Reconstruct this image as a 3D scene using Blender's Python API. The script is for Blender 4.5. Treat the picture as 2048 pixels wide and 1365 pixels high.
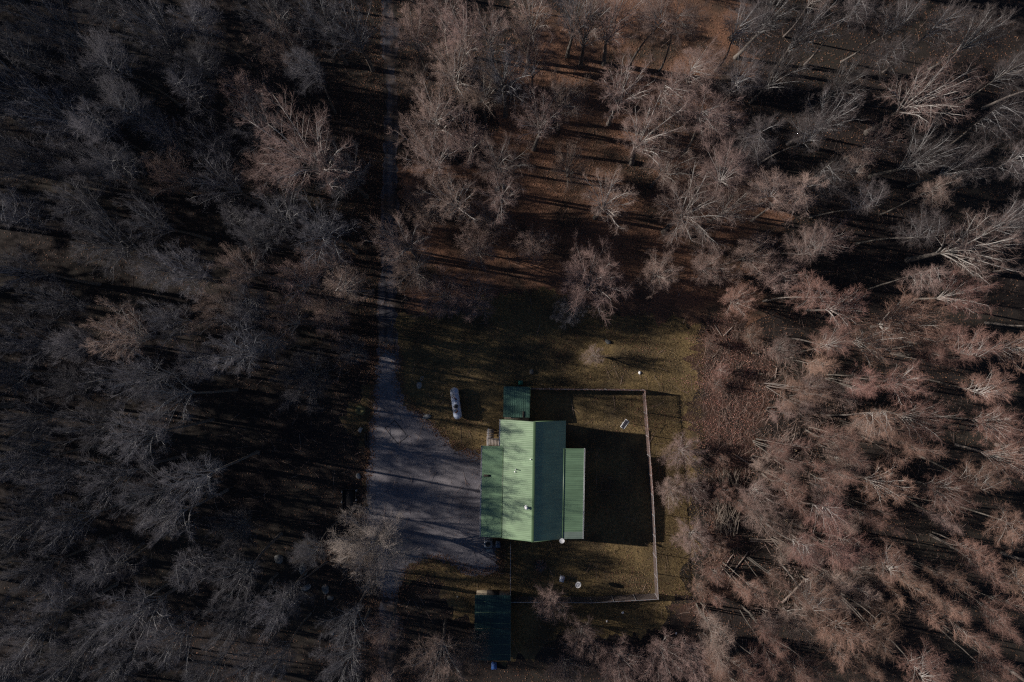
import bpy, math, random
import numpy as np
from mathutils import Vector, Matrix, geometry as mgeo

for _o in list(bpy.data.objects):
    bpy.data.objects.remove(_o)
SC = bpy.context.scene
COL = SC.collection

# ------------------------------------------------------------------ camera, sky, sun, exposure
H = 90.0                       # camera height (m)
S = 0.065                      # metres per photo pixel on the ground (2048 px wide photo)
SUN_EL = 23.0
SUN_DIR = Vector((1.0, -0.165, 0)).normalized()      # the way shadows fall
SUN_STRENGTH = 5.0
SKY_STRENGTH = 0.056
EXPOSURE = 0.26

cam = bpy.data.cameras.new('camera')
cam_o = bpy.data.objects.new('camera', cam)
COL.objects.link(cam_o)
cam_o.location = (0, 0, H)
cam.sensor_width = 36.0
cam.sensor_fit = 'HORIZONTAL'
cam.lens = H * 36.0 / (2048 * S)
cam.clip_end = 2000
SC.camera = cam_o

world = bpy.data.worlds.new('World')
SC.world = world
world.use_nodes = True
_nt = world.node_tree
_sky = _nt.nodes.new('ShaderNodeTexSky')
_sky.sky_type = 'NISHITA'
_sky.sun_disc = False
_sky.sun_elevation = math.radians(SUN_EL)
_sky.sun_rotation = math.atan2(-SUN_DIR.x, -SUN_DIR.y)
_sky.altitude = 1500
_sky.air_density = 0.7
_sky.dust_density = 0.0
_sky.ozone_density = 2.0
_bg = _nt.nodes['Background']
_nt.links.new(_sky.outputs[0], _bg.inputs[0])
_bg.inputs[1].default_value = SKY_STRENGTH

sun = bpy.data.lights.new('sun', 'SUN')
sun.energy = SUN_STRENGTH
sun.angle = math.radians(0.5)
sun.color = (1.0, 0.92, 0.84)
sun_o = bpy.data.objects.new('sun', sun)
COL.objects.link(sun_o)
_d = Vector((SUN_DIR.x, SUN_DIR.y, -math.tan(math.radians(SUN_EL)))).normalized()
sun_o.rotation_euler = _d.to_track_quat('-Z', 'Y').to_euler()
sun_o.location = (-60, 10, 40)

SC.view_settings.view_transform = 'Standard'
SC.view_settings.look = 'None'
SC.view_settings.gamma = 1.0
SC.view_settings.exposure = EXPOSURE
SC.view_settings.use_curve_mapping = False
SC.render.engine = 'CYCLES'
SC.cycles.use_denoising = False
SC.cycles.pixel_filter_type = 'BLACKMAN_HARRIS'
SC.cycles.filter_width = 1.25
SC.cycles.max_bounces = 4
SC.cycles.diffuse_bounces = 2
SC.cycles.glossy_bounces = 2

RNG = np.random.default_rng(11)
random.seed(5)


def P(px, py, h=0.0):
    """photo pixel -> world x, y for a point at height h"""
    k = S * (H - h) / H
    return ((px - 1024) * k, (682.5 - py) * k)


def V(px, py, h=0.0):
    x, y = P(px, py, h)
    return Vector((x, y, h))


# ------------------------------------------------------------------ materials
def mat(name, col, rough=0.85, var=0.25, scale=3.0, detail=6.0, col2=None, bump=0.0, bscale=None, metal=0.0,
        objrand=0.0, spec=0.3, islrand=0.0, col3=None, scale3=0.15):
    m = bpy.data.materials.new(name)
    m.use_nodes = True
    nt = m.node_tree
    N, L = nt.nodes, nt.links
    b = N['Principled BSDF']
    b.inputs['Roughness'].default_value = rough
    b.inputs['Metallic'].default_value = metal
    b.inputs['Specular IOR Level'].default_value = spec
    tc = N.new('ShaderNodeTexCoord')
    no = N.new('ShaderNodeTexNoise')
    no.inputs['Scale'].default_value = scale
    no.inputs['Detail'].default_value = detail
    no.inputs['Roughness'].default_value = 0.65
    L.new(tc.outputs['Object'], no.inputs['Vector'])
    rp = N.new('ShaderNodeValToRGB')
    rp.color_ramp.elements[0].position = 0.3
    rp.color_ramp.elements[1].position = 0.7
    c2 = col2 if col2 else tuple(min(1, c * (1 + var)) for c in col)
    c1 = col if col2 else tuple(c * (1 - var) for c in col)
    rp.color_ramp.elements[0].color = (*c1, 1)
    rp.color_ramp.elements[1].color = (*c2, 1)
    L.new(no.outputs['Fac'], rp.inputs['Fac'])
    out = rp.outputs['Color']
    if col3:
        n3 = N.new('ShaderNodeTexNoise')
        n3.inputs['Scale'].default_value = scale3
        n3.inputs['Detail'].default_value = 5
        L.new(tc.outputs['Object'], n3.inputs['Vector'])
        r3 = N.new('ShaderNodeValToRGB')
        r3.color_ramp.elements[0].position = 0.45
        r3.color_ramp.elements[1].position = 0.62
        L.new(n3.outputs['Fac'], r3.inputs['Fac'])
        mx = N.new('ShaderNodeMix')
        mx.data_type = 'RGBA'
        L.new(r3.outputs['Color'], mx.inputs['Factor'])
        L.new(out, mx.inputs['A'])
        mx.inputs['B'].default_value = (*col3, 1)
        out = mx.outputs['Result']
    if objrand or islrand:
        if islrand:
            g = N.new('ShaderNodeNewGeometry')
            src = g.outputs['Random Per Island']
            amt = islrand
        else:
            g = N.new('ShaderNodeObjectInfo')
            src = g.outputs['Random']
            amt = objrand
        mr = N.new('ShaderNodeMapRange')
        mr.inputs['To Min'].default_value = 1 - amt
        mr.inputs['To Max'].default_value = 1 + amt
        L.new(src, mr.inputs['Value'])
        hs = N.new('ShaderNodeHueSaturation')
        L.new(out, hs.inputs['Color'])
        L.new(mr.outputs[0], hs.inputs['Value'])
        mr2 = N.new('ShaderNodeMapRange')
        mr2.inputs['To Min'].default_value = 0.5 - 0.012
        mr2.inputs['To Max'].default_value = 0.5 + 0.012
        wn = N.new('ShaderNodeTexWhiteNoise')
        wn.noise_dimensions = '1D'
        L.new(src, wn.inputs['W'])
        L.new(wn.outputs['Value'], mr2.inputs['Value'])
        L.new(mr2.outputs[0], hs.inputs['Hue'])
        out = hs.outputs['Color']
    L.new(out, b.inputs['Base Color'])
    if bump:
        n2 = N.new('ShaderNodeTexNoise')
        n2.inputs['Scale'].default_value = bscale or scale * 4
        n2.inputs['Detail'].default_value = 5
        L.new(tc.outputs['Object'], n2.inputs['Vector'])
        bm = N.new('ShaderNodeBump')
        bm.inputs['Strength'].default_value = 1.0
        bm.inputs['Distance'].default_value = bump
        L.new(n2.outputs['Fac'], bm.inputs['Height'])
        L.new(bm.outputs[0], b.inputs['Normal'])
    return m


M = {}
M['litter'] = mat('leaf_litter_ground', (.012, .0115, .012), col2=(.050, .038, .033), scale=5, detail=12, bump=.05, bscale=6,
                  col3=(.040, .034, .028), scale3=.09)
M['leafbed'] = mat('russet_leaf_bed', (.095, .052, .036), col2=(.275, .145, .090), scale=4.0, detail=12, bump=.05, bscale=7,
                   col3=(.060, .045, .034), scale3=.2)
M['lawn'] = mat('lawn_turf', (.095, .072, .036), col2=(.245, .172, .082), scale=2.6, detail=12, bump=.05, bscale=9,
                col3=(.085, .064, .038), scale3=.2)
M['gravel'] = mat('gravel_drive', (.078, .075, .092), col2=(.200, .186, .200), scale=.42, detail=12, bump=.015, bscale=14,
                  col3=(.235, .215, .222), scale3=.14)
M['lane'] = mat('shaded_leaf_dusted_lane', (.048, .049, .060), col2=(.115, .110, .122), scale=.9, detail=12, bump=.015, bscale=14,
                col3=(.075, .055, .045), scale3=.35)  # leaf dust, with tree shade also darkened into the colour
M['mulch'] = mat('wood_mulch', (.036, .025, .021), col2=(.125, .070, .052), scale=3.5, detail=10, bump=.06, bscale=7,
                 col3=(.05, .036, .03), scale3=.4)
M['pebble'] = mat('loose_gravel', (.16, .155, .17), var=.2, scale=3, islrand=.6)
M['leaf'] = mat('dead_leaf', (.165, .085, .050), var=.25, scale=4, islrand=.35, rough=.7)
M['leafred'] = mat('red_dead_leaf', (.25, .125, .095), var=.25, scale=4, islrand=.55, rough=.7)
M['grass'] = mat('dry_grass', (.150, .110, .050), col2=(.310, .212, .102), scale=.8, islrand=.5, rough=.7)
M['bark'] = mat('grey_bark', (.24, .222, .205), col2=(.45, .42, .39), scale=2.5, objrand=.25, bump=.01, bscale=18)
M['bark_shade'] = mat('shaded_grey_bark', (.17, .165, .165), col2=(.38, .37, .365), scale=2.5, objrand=.25, bump=.01, bscale=18)  # darker copy of the limb bark, shade painted in
M['trunk'] = mat('dark_trunk_bark', (.075, .065, .058), col2=(.17, .148, .130), scale=2.5, objrand=.25, bump=.015, bscale=14)
M['twig'] = mat('red_brown_twig', (.255, .180, .155), var=.22, scale=.35, objrand=.32, rough=.8)
M['twigp'] = mat('pale_grey_twig', (.34, .285, .25), var=.2, scale=.35, rough=.8)
M['twigd_shade'] = mat('shaded_brown_twig', (.100, .082, .080), var=.22, scale=.35, objrand=.3, rough=.8)  # brown twigs darkened to paint in the shade of the upper right woods
M['twigr'] = mat('dusty_red_twig', (.245, .145, .115), var=.22, scale=.35, objrand=.32, rough=.8)
M['twigg_shade'] = mat('shaded_grey_brown_twig', (.112, .106, .118), var=.2, scale=.35, objrand=.35, rough=.8)  # greyer twigs, with the left woods' shade put into the colour
M['log'] = mat('log_bark', (.16, .125, .105), col2=(.30, .24, .205), scale=3, objrand=.3, bump=.01)
M['cut'] = mat('cut_wood', (.55, .40, .24), var=.15, scale=8)
M['stick'] = mat('brush_stick', (.24, .172, .145), var=.3, scale=1, islrand=.6)
M['roof'] = mat('faded_green_roof_metal', (.195, .285, .165), var=.16, scale=.5, detail=6, rough=.30, spec=.9)
M['wing'] = mat('green_roof_metal', (.165, .262, .155), var=.12, scale=.5, detail=6, rough=.36, spec=.6)
M['rooftrim'] = mat('green_trim_metal', (.09, .15, .075), var=.1, scale=.6, rough=.4, spec=.5)
M['roofgrey'] = mat('weathered_roof_metal', (.19, .24, .20), var=.1, scale=.8, rough=.4, spec=.5)
M['teal'] = mat('teal_roof_metal', (.017, .046, .041), var=.2, scale=.6, rough=.4, spec=.5)
M['extroof'] = mat('blue_green_roof_metal', (.075, .15, .11), var=.25, scale=.5, rough=.38, spec=.55)
M['white'] = mat('white_paint', (.78, .78, .78), var=.04, scale=2, rough=.5)
M['tank'] = mat('shade_tinted_white_paint', (.50, .56, .68), var=.06, scale=1.5, rough=.45, col3=(.40, .36, .35), scale3=.9)  # white paint with the bluish shade on the tank mixed in
M['tank2'] = mat('grey_white_enamel', (.52, .52, .54), var=.05, scale=3, rough=.5)
M['rust'] = mat('rust', (.22, .10, .06), var=.3, scale=9)
M['dark'] = mat('dark_plastic', (.02, .022, .025), var=.2, scale=5, rough=.5)
M['brownp'] = mat('brown_patch', (.045, .035, .030), var=.2, scale=4)
M['siding'] = mat('tan_siding', (.36, .30, .22), var=.06, scale=1, rough=.7)
M['wood'] = mat('grey_weathered_wood', (.25, .22, .20), var=.2, scale=5, bump=.004)
M['darkwood'] = mat('dark_timber', (.035, .030, .027), var=.3, scale=5)
M['glass'] = mat('window_glass', (.03, .04, .05), var=.05, scale=2, rough=.08, spec=.6)
M['galv'] = mat('galvanised_steel', (.34, .34, .355), var=.1, scale=4, rough=.5, metal=.3)
M['wire'] = mat('rusty_fence_wire', (.105, .082, .075), var=.2, scale=4, rough=.7)
M['vine'] = mat('dry_vine', (.22, .115, .09), var=.3, scale=1, islrand=.5)
M['concrete'] = mat('concrete', (.30, .29, .28), var=.15, scale=2)
M['rock'] = mat('grey_fieldstone', (.13, .13, .125), var=.3, scale=2.5, bump=.04, bscale=5)
M['palerock'] = mat('pale_fieldstone', (.24, .235, .225), var=.3, scale=2.5, bump=.04, bscale=5)
M['moss'] = mat('mossy_wood', (.13, .12, .055), var=.3, scale=4, bump=.03)
M['blue'] = mat('blue_plastic', (.05, .12, .34), var=.08, scale=3, rough=.5)
M['bluegrey'] = mat('blue_grey_plastic', (.09, .12, .17), var=.1, scale=3, rough=.5)
M['tealbox'] = mat('teal_plastic', (.02, .17, .12), var=.08, scale=3, rough=.5)
M['cell'] = mat('solar_cell', (.06, .055, .075), var=.1, scale=3, rough=.25, spec=.6)
M['seam'] = mat('dark_joint', (.03, .03, .035), var=.2, scale=3)
M['soil'] = mat('dark_soil', (.022, .020, .020), var=.3, scale=4, bump=.03)

for _k in ('litter', 'lawn', 'leafbed', 'mulch'):
    M[_k].node_tree.nodes['Principled BSDF'].inputs['Specular IOR Level'].default_value = .1


# ------------------------------------------------------------------ mesh helpers
class MB:
    """collects vertices / faces (numpy-friendly) for one mesh"""

    def __init__(s):
        s.v = []
        s.f = []
        s.m = []
        s.n = 0

    def add(s, verts, faces, mi=0):
        verts = np.asarray(verts, dtype=np.float64).reshape(-1, 3)
        s.v.append(verts)
        for f in faces:
            s.f.append(np.asarray(f, dtype=np.int64).reshape(len(f), -1) + s.n) if False else None
        fa = np.asarray(faces, dtype=np.int64)
        s.f.append(fa + s.n)
        s.m.append(np.full(len(fa), mi, dtype=np.int32))
        s.n += len(verts)

    def box(s, x0, x1, y0, y1, z0, z1, mi=0):
        v = [(x, y, z) for z in (z0, z1) for y in (y0, y1) for x in (x0, x1)]
        s.add(v, [(0, 2, 3, 1), (4, 5, 7, 6), (0, 1, 5, 4), (2, 6, 7, 3), (0, 4, 6, 2), (1, 3, 7, 5)], mi)

    def obox(s, c, ax, ay, az, mi=0):
        """oriented box: centre and three half-axis vectors"""
        c, ax, ay, az = map(np.array, (c, ax, ay, az))
        v = [c + i * ax + j * ay + k * az for k in (-1, 1) for j in (-1, 1) for i in (-1, 1)]
        s.add(v, [(0, 2, 3, 1), (4, 5, 7, 6), (0, 1, 5, 4), (2, 6, 7, 3), (0, 4, 6, 2), (1, 3, 7, 5)], mi)

    def tubes(s, pts, rad, sides=3, tip=True, mi=0):
        """N polylines of P points"""
        pts = np.asarray(pts, float)
        rad = np.asarray(rad, float)
        N, Pn, _ = pts.shape
        if N == 0:
            return
        tan = np.empty_like(pts)
        tan[:, 1:-1] = pts[:, 2:] - pts[:, :-2]
        tan[:, 0] = pts[:, 1] - pts[:, 0]
        tan[:, -1] = pts[:, -1] - pts[:, -2]
        tan /= np.linalg.norm(tan, axis=2, keepdims=True) + 1e-9
        ov = pts[:, -1] - pts[:, 0]
        ov /= np.linalg.norm(ov, axis=1, keepdims=True) + 1e-9
        ref = np.cross(ov, np.array([0.31, 0.52, 0.79]))
        ref /= np.linalg.norm(ref, axis=1, keepdims=True) + 1e-9
        u = ref[:, None, :] - tan * np.sum(ref[:, None, :] * tan, axis=2, keepdims=True)
        u /= np.linalg.norm(u, axis=2, keepdims=True) + 1e-9
        w = np.cross(tan, u)
        a = np.arange(sides) * 2 * np.pi / sides
        R = Pn - 1 if tip else Pn
        ring = pts[:, :R, None, :] + rad[:, :R, None, None] * (
            np.cos(a)[None, None, :, None] * u[:, :R, None, :] + np.sin(a)[None, None, :, None] * w[:, :R, None, :])
        ring = ring.reshape(N, R * sides, 3)
        per = R * sides + (1 if tip else 0)
        if tip:
            vv = np.concatenate([ring, pts[:, -1:, :]], axis=1)
        else:
            vv = ring
        base = (np.arange(N) * per)[:, None, None]
        k = np.arange(sides)
        k2 = (k + 1) % sides
        fl = []
        for r in range(R - 1):
            q = np.stack([r * sides + k, r * sides + k2, (r + 1) * sides + k2, (r + 1) * sides + k], axis=1)
            fl.append(q)
        first = True
        if fl:
            q = np.concatenate(fl)[None] + base
            s.v.append(vv.reshape(-1, 3))
            s.f.append(q.reshape(-1, 4) + s.n)
            s.m.append(np.full(N * len(q[0]), mi, dtype=np.int32))
            first = False
        if tip:
            t = np.stack([(R - 1) * sides + k, (R - 1) * sides + k2, np.full(sides, R * sides)], axis=1)[None] + base
            if first:
                s.v.append(vv.reshape(-1, 3))
                first = False
            s.f.append(t.reshape(-1, 3) + s.n)
            s.m.append(np.full(N * sides, mi, dtype=np.int32))
        s.n += N * per

    def rod(s, a, b, r, sides=8, mi=0, r2=None):
        a, b = Vector(a), Vector(b)
        t = (b - a).normalized()
        u = t.orthogonal().normalized()
        w = t.cross(u)
        r2 = r if r2 is None else r2
        v = []
        for c, rr in ((a, r), (b, r2)):
            for i in range(sides):
                an = 2 * math.pi * i / sides
                v.append(c + (u * math.cos(an) + w * math.sin(an)) * rr)
        f = [(i, (i + 1) % sides, sides + (i + 1) % sides, sides + i) for i in range(sides)]
        s.add([tuple(q) for q in v], f, mi)
        n0 = s.n - 2 * sides
        # caps as fans
        for off, c, fl in ((0, a, True), (sides, b, False)):
            cv = [tuple(v[off + i]) for i in range(sides)] + [tuple(c)]
            ff = [((i + 1) % sides, i, sides) if fl else (i, (i + 1) % sides, sides) for i in range(sides)]
            s.add(cv, ff, mi)

    def lathe(s, prof, c, sides=16, mi=0, axis='z'):
        v = []
        for r, z in prof:
            for i in range(sides):
                an = 2 * math.pi * i / sides
                v.append((c[0] + r * math.cos(an), c[1] + r * math.sin(an), c[2] + z))
        f = []
        for k in range(len(prof) - 1):
            for i in range(sides):
                j = (i + 1) % sides
                f.append((k * sides + i, k * sides + j, (k + 1) * sides + j, (k + 1) * sides + i))
        s.add(v, f, mi)

    def mesh(s, name, mats, smooth=False):
        me = bpy.data.meshes.new(name)
        if s.n == 0:
            return me
        vv = np.concatenate(s.v)
        nf = sum(len(f) for f in s.f)
        sizes = np.concatenate([np.full(len(f), f.shape[1], dtype=np.int32) for f in s.f])
        loops = np.concatenate([f.reshape(-1) for f in s.f]).astype(np.int32)
        me.vertices.add(len(vv))
        me.vertices.foreach_set('co', vv.reshape(-1).astype(np.float32))
        me.loops.add(len(loops))
        me.loops.foreach_set('vertex_index', loops)
        me.polygons.add(nf)
        st = np.zeros(nf, dtype=np.int32)
        st[1:] = np.cumsum(sizes)[:-1]
        me.polygons.foreach_set('loop_start', st)
        me.polygons.foreach_set('loop_total', sizes)
        me.polygons.foreach_set('material_index', np.concatenate(s.m))
        if smooth:
            me.polygons.foreach_set('use_smooth', np.ones(nf, dtype=bool))
        me.update(calc_edges=True)
        for m in (mats if isinstance(mats, (list, tuple)) else [mats]):
            me.materials.append(m)
        return me

    def obj(s, name, mats, parent=None, smooth=False):
        return link(name, s.mesh(name, mats, smooth), parent)


def link(name, data, parent=None):
    o = bpy.data.objects.new(name, data)
    COL.objects.link(o)
    if parent is not None:
        o.parent = parent
    return o


def tag(o, label=None, cat=None, group=None, kind=None):
    if label:
        o['label'] = label
    if cat:
        o['category'] = cat
    if group:
        o['group'] = group
    if kind:
        o['kind'] = kind
    return o


def thing(name, label, cat, loc=(0, 0, 0), rz=0.0, group=None):
    o = link(name, None)
    o.empty_display_size = 0.2
    o.location = loc
    o.rotation_euler = (0, 0, rz)
    return tag(o, label, cat, group)


def inside(poly, x, y):
    """vectorised point in polygon"""
    x = np.asarray(x, float)
    y = np.asarray(y, float)
    r = np.zeros(x.shape, bool)
    n = len(poly)
    j = n - 1
    for i in range(n):
        xi, yi = poly[i]
        xj, yj = poly[j]
        c = ((yi > y) != (yj > y)) & (x < (xj - xi) * (y - yi) / (yj - yi + 1e-12) + xi)
        r ^= c
        j = i
    return r


def rough_poly(poly, step=0.35, amp=0.18, seed=0):
    """densify a closed outline and make it ragged"""
    rg = np.random.default_rng(seed)
    out = []
    n = len(poly)
    drift = 0.0
    for i in range(n):
        a = np.array(poly[i])
        b = np.array(poly[(i + 1) % n])
        L = np.linalg.norm(b - a)
        k = max(1, int(L / step))
        nrm = np.array([-(b - a)[1], (b - a)[0]]) / (L + 1e-9)
        for q in range(k):
            drift = drift * .86 + rg.normal(0, amp * .55)
            out.append(tuple(a + (b - a) * q / k + nrm * (drift + rg.normal(0, amp * .35))))
    return out


def sheet(name, outline, z, m):
    vs = [Vector((x, y, 0)) for x, y in outline]
    tris = mgeo.tessellate_polygon([vs])
    b = MB()
    tr = []
    for t in tris:
        a, c, d = (outline[i] for i in t)
        if (c[0] - a[0]) * (d[1] - a[1]) - (c[1] - a[1]) * (d[0] - a[0]) < 0:
            t = (t[0], t[2], t[1])
        tr.append(tuple(t))
    b.add([(x, y, z) for x, y in outline], tr)
    o = b.obj(name, m)
    return tag(o, kind='structure')


# ------------------------------------------------------------------ the setting: ground, lawn, clearing, drive
b = MB()
b.add([(-420, -420, 0), (420, -420, 0), (420, 420, 0), (-420, 420, 0)], [(0, 1, 2, 3)])
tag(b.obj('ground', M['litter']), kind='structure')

LAWN_PX = [(775, 640), (850, 622), (950, 610), (1010, 585), (1080, 575), (1160, 600), (1250, 618), (1340, 628), (1410, 650),
           (1412, 720), (1405, 800), (1410, 900), (1400, 1000), (1395, 1100), (1380, 1200), (1330, 1245), (1240, 1268),
           (1120, 1290), (1000, 1310), (940, 1215), (870, 1165), (810, 1160), (770, 1120), (735, 1010), (720, 900), (690, 850), (720, 800), (740, 760)]
CLEAR_PX = [(1405, 655), (1470, 640), (1530, 690), (1545, 780), (1520, 860), (1500, 930), (1480, 1010), (1490, 1090), (1450, 1170),
            (1405, 1225), (1372, 1220), (1395, 1100), (1402, 1000), (1412, 880), (1402, 780)]
DRIVE_PX = [(752, 700), (797, 700), (799, 770), (812, 805), (840, 828), (880, 868), (915, 896), (960, 915),
            (985, 930), (985, 1080), (998, 1085), (999, 1143), (940, 1143), (890, 1118), (848, 1120), (815, 1140), (794, 1190),
            (760, 1190), (745, 1140), (728, 1080), (726, 1010), (735, 950), (740, 880), (748, 800)]
LANE_PX = [(768, -60), (794, -60), (795, 300), (795, 560), (797, 704), (752, 704), (762, 560), (767, 300)]
LANE2_PX = [(760, 1186), (794, 1186), (791, 1300), (791, 1430), (764, 1430), (763, 1300)]
LANE = [P(*q) for q in LANE_PX]
LANE2 = [P(*q) for q in LANE2_PX]
LAWN = [P(*q) for q in LAWN_PX]
CLEAR = [P(*q) for q in CLEAR_PX]
DRIVE = [P(*q) for q in DRIVE_PX]
LEAFBED = [P(*q) for q in [(800, 330), (1000, 200), (1050, 60), (1180, -80), (1520, -80), (1500, 250), (1570, 430), (1500, 640), (1400, 665),
                           (1000, 630), (800, 655)]]
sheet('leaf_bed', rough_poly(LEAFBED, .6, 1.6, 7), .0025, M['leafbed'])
sheet('lawn', rough_poly(LAWN, .45, .85, 1), .004, M['lawn'])
sheet('clearing', rough_poly(CLEAR, .4, 1.1, 2), .008, M['mulch'])
sheet('road', rough_poly(LANE, .3, .2, 5), .009, M['lane'])
sheet('road', rough_poly(LANE2, .3, .2, 6), .009, M['lane'])
sheet('driveway', rough_poly(DRIVE, .3, .30, 3), .012, M['gravel'])

# dark joint lines round a patch of slab in the drive
b = MB()
for (a, c) in (((770, 856), (796, 888)), ((796, 888), (812, 876)), ((770, 856), (778, 852)), ((789, 841), (802, 857)), ((802, 857), (815, 872)),
               ((789, 841), (781, 849)), ((812, 876), (815, 872))):
    p, q = np.array(P(*a)), np.array(P(*c))
    t = (q - p) / np.linalg.norm(q - p)
    n = np.array([-t[1], t[0]]) * .06
    b.add([(*(p - n), .0165), (*(q - n), .0165), (*(q + n), .0165), (*(p + n), .0165)], [(0, 1, 2, 3)])
o = b.obj('pavement_joint', M['seam'])
tag(o, kind='structure')


# ------------------------------------------------------------------ trees
def unit(a):
    return a / (np.linalg.norm(a, axis=-1, keepdims=True) + 1e-9)


def grow(rg, par, plen, prad, k, tr, ang, ln, Pn, wob, up, rf, cen=None, out=0.0, taper=.35):
    """k child polylines on each parent polyline; ln = (shortest, longest) child in metres, longest near the parent's foot"""
    N, PP, _ = par.shape
    t = tr[0] + (np.arange(k)[None, :] + rg.random((N, k))) / k * (tr[1] - tr[0])
    x = t * (PP - 1)
    i = np.clip(x.astype(int), 0, PP - 2)
    fr = (x - i)[..., None]
    n = np.arange(N)[:, None]
    p0 = par[n, i]
    p1 = par[n, i + 1]
    pos = p0 + (p1 - p0) * fr
    tan = unit(p1 - p0)
    rnd = rg.normal(size=(N, k, 3))
    perp = unit(rnd - tan * np.sum(rnd * tan, axis=-1, keepdims=True))
    a = np.radians(rg.uniform(ang[0], ang[1], (N, k)))[..., None]
    d = tan * np.cos(a) + perp * np.sin(a) + np.array([0, 0, up])
    if cen is not None:
        d = d + unit(pos - cen) * out
    d = unit(d)
    L = (ln[1] + (ln[0] - ln[1]) * t) * rg.uniform(.6, 1.3, (N, k)) * (plen / plen.mean())[:, None] ** .5
    r0 = prad[n, i] + (prad[n, i + 1] - prad[n, i]) * fr[..., 0]
    r = (r0 * rf).reshape(-1)
    pos, d, L = pos.reshape(-1, 3), d.reshape(-1, 3), L.reshape(-1)
    pts = np.empty((N * k, Pn, 3))
    pts[:, 0] = pos
    st = (L / (Pn - 1))[:, None]
    for q in range(1, Pn):
        pts[:, q] = pts[:, q - 1] + d * st
        d = unit(d + rg.normal(size=d.shape) * wob + np.array([0, 0, up * .4]))
    return pts, L, r[:, None] * np.linspace(1, taper, Pn)[None, :]


def axis_line(rg, p, d, L, Pn, wob, up=0.0):
    pts = [np.array(p, float)]
    d = unit(np.array(d, float))
    for q in range(Pn - 1):
        pts.append(pts[-1] + d * L / (Pn - 1))
        d = unit(d + rg.normal(size=3) * wob + np.array([0, 0, up]))
    return np.array(pts)


#        height of fork, trunk radius, limbs, crown centre z, crown radius, crown half height, lowest target (cos), L2/L3/L4 counts
TSPEC = {'grand': (7.4, .40, 16, 12.4, 6.0, 3.9, -.05, 10, 8, 8),
         'dense': (4.6, .26, 22, 8.6, 5.2, 3.9, -.30, 12, 9, 10),
         'high': (12.0, .27, 15, 15.4, 4.8, 3.3, -.10, 9, 8, 8),
         'round': (6.4, .25, 16, 10.0, 4.6, 3.4, -.10, 9, 8, 8),
         'pole': (15.0, .18, 20, 13.4, 3.1, 3.6, -.60, 7, 7, 8),
         'bush': (1.6, .19, 22, 4.6, 4.2, 3.2, -.05, 8, 8, 9),
         'multi': (9.0, .085, 4, 10.2, 2.8, 3.2, -.30, 22, 8, 9)}


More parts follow.
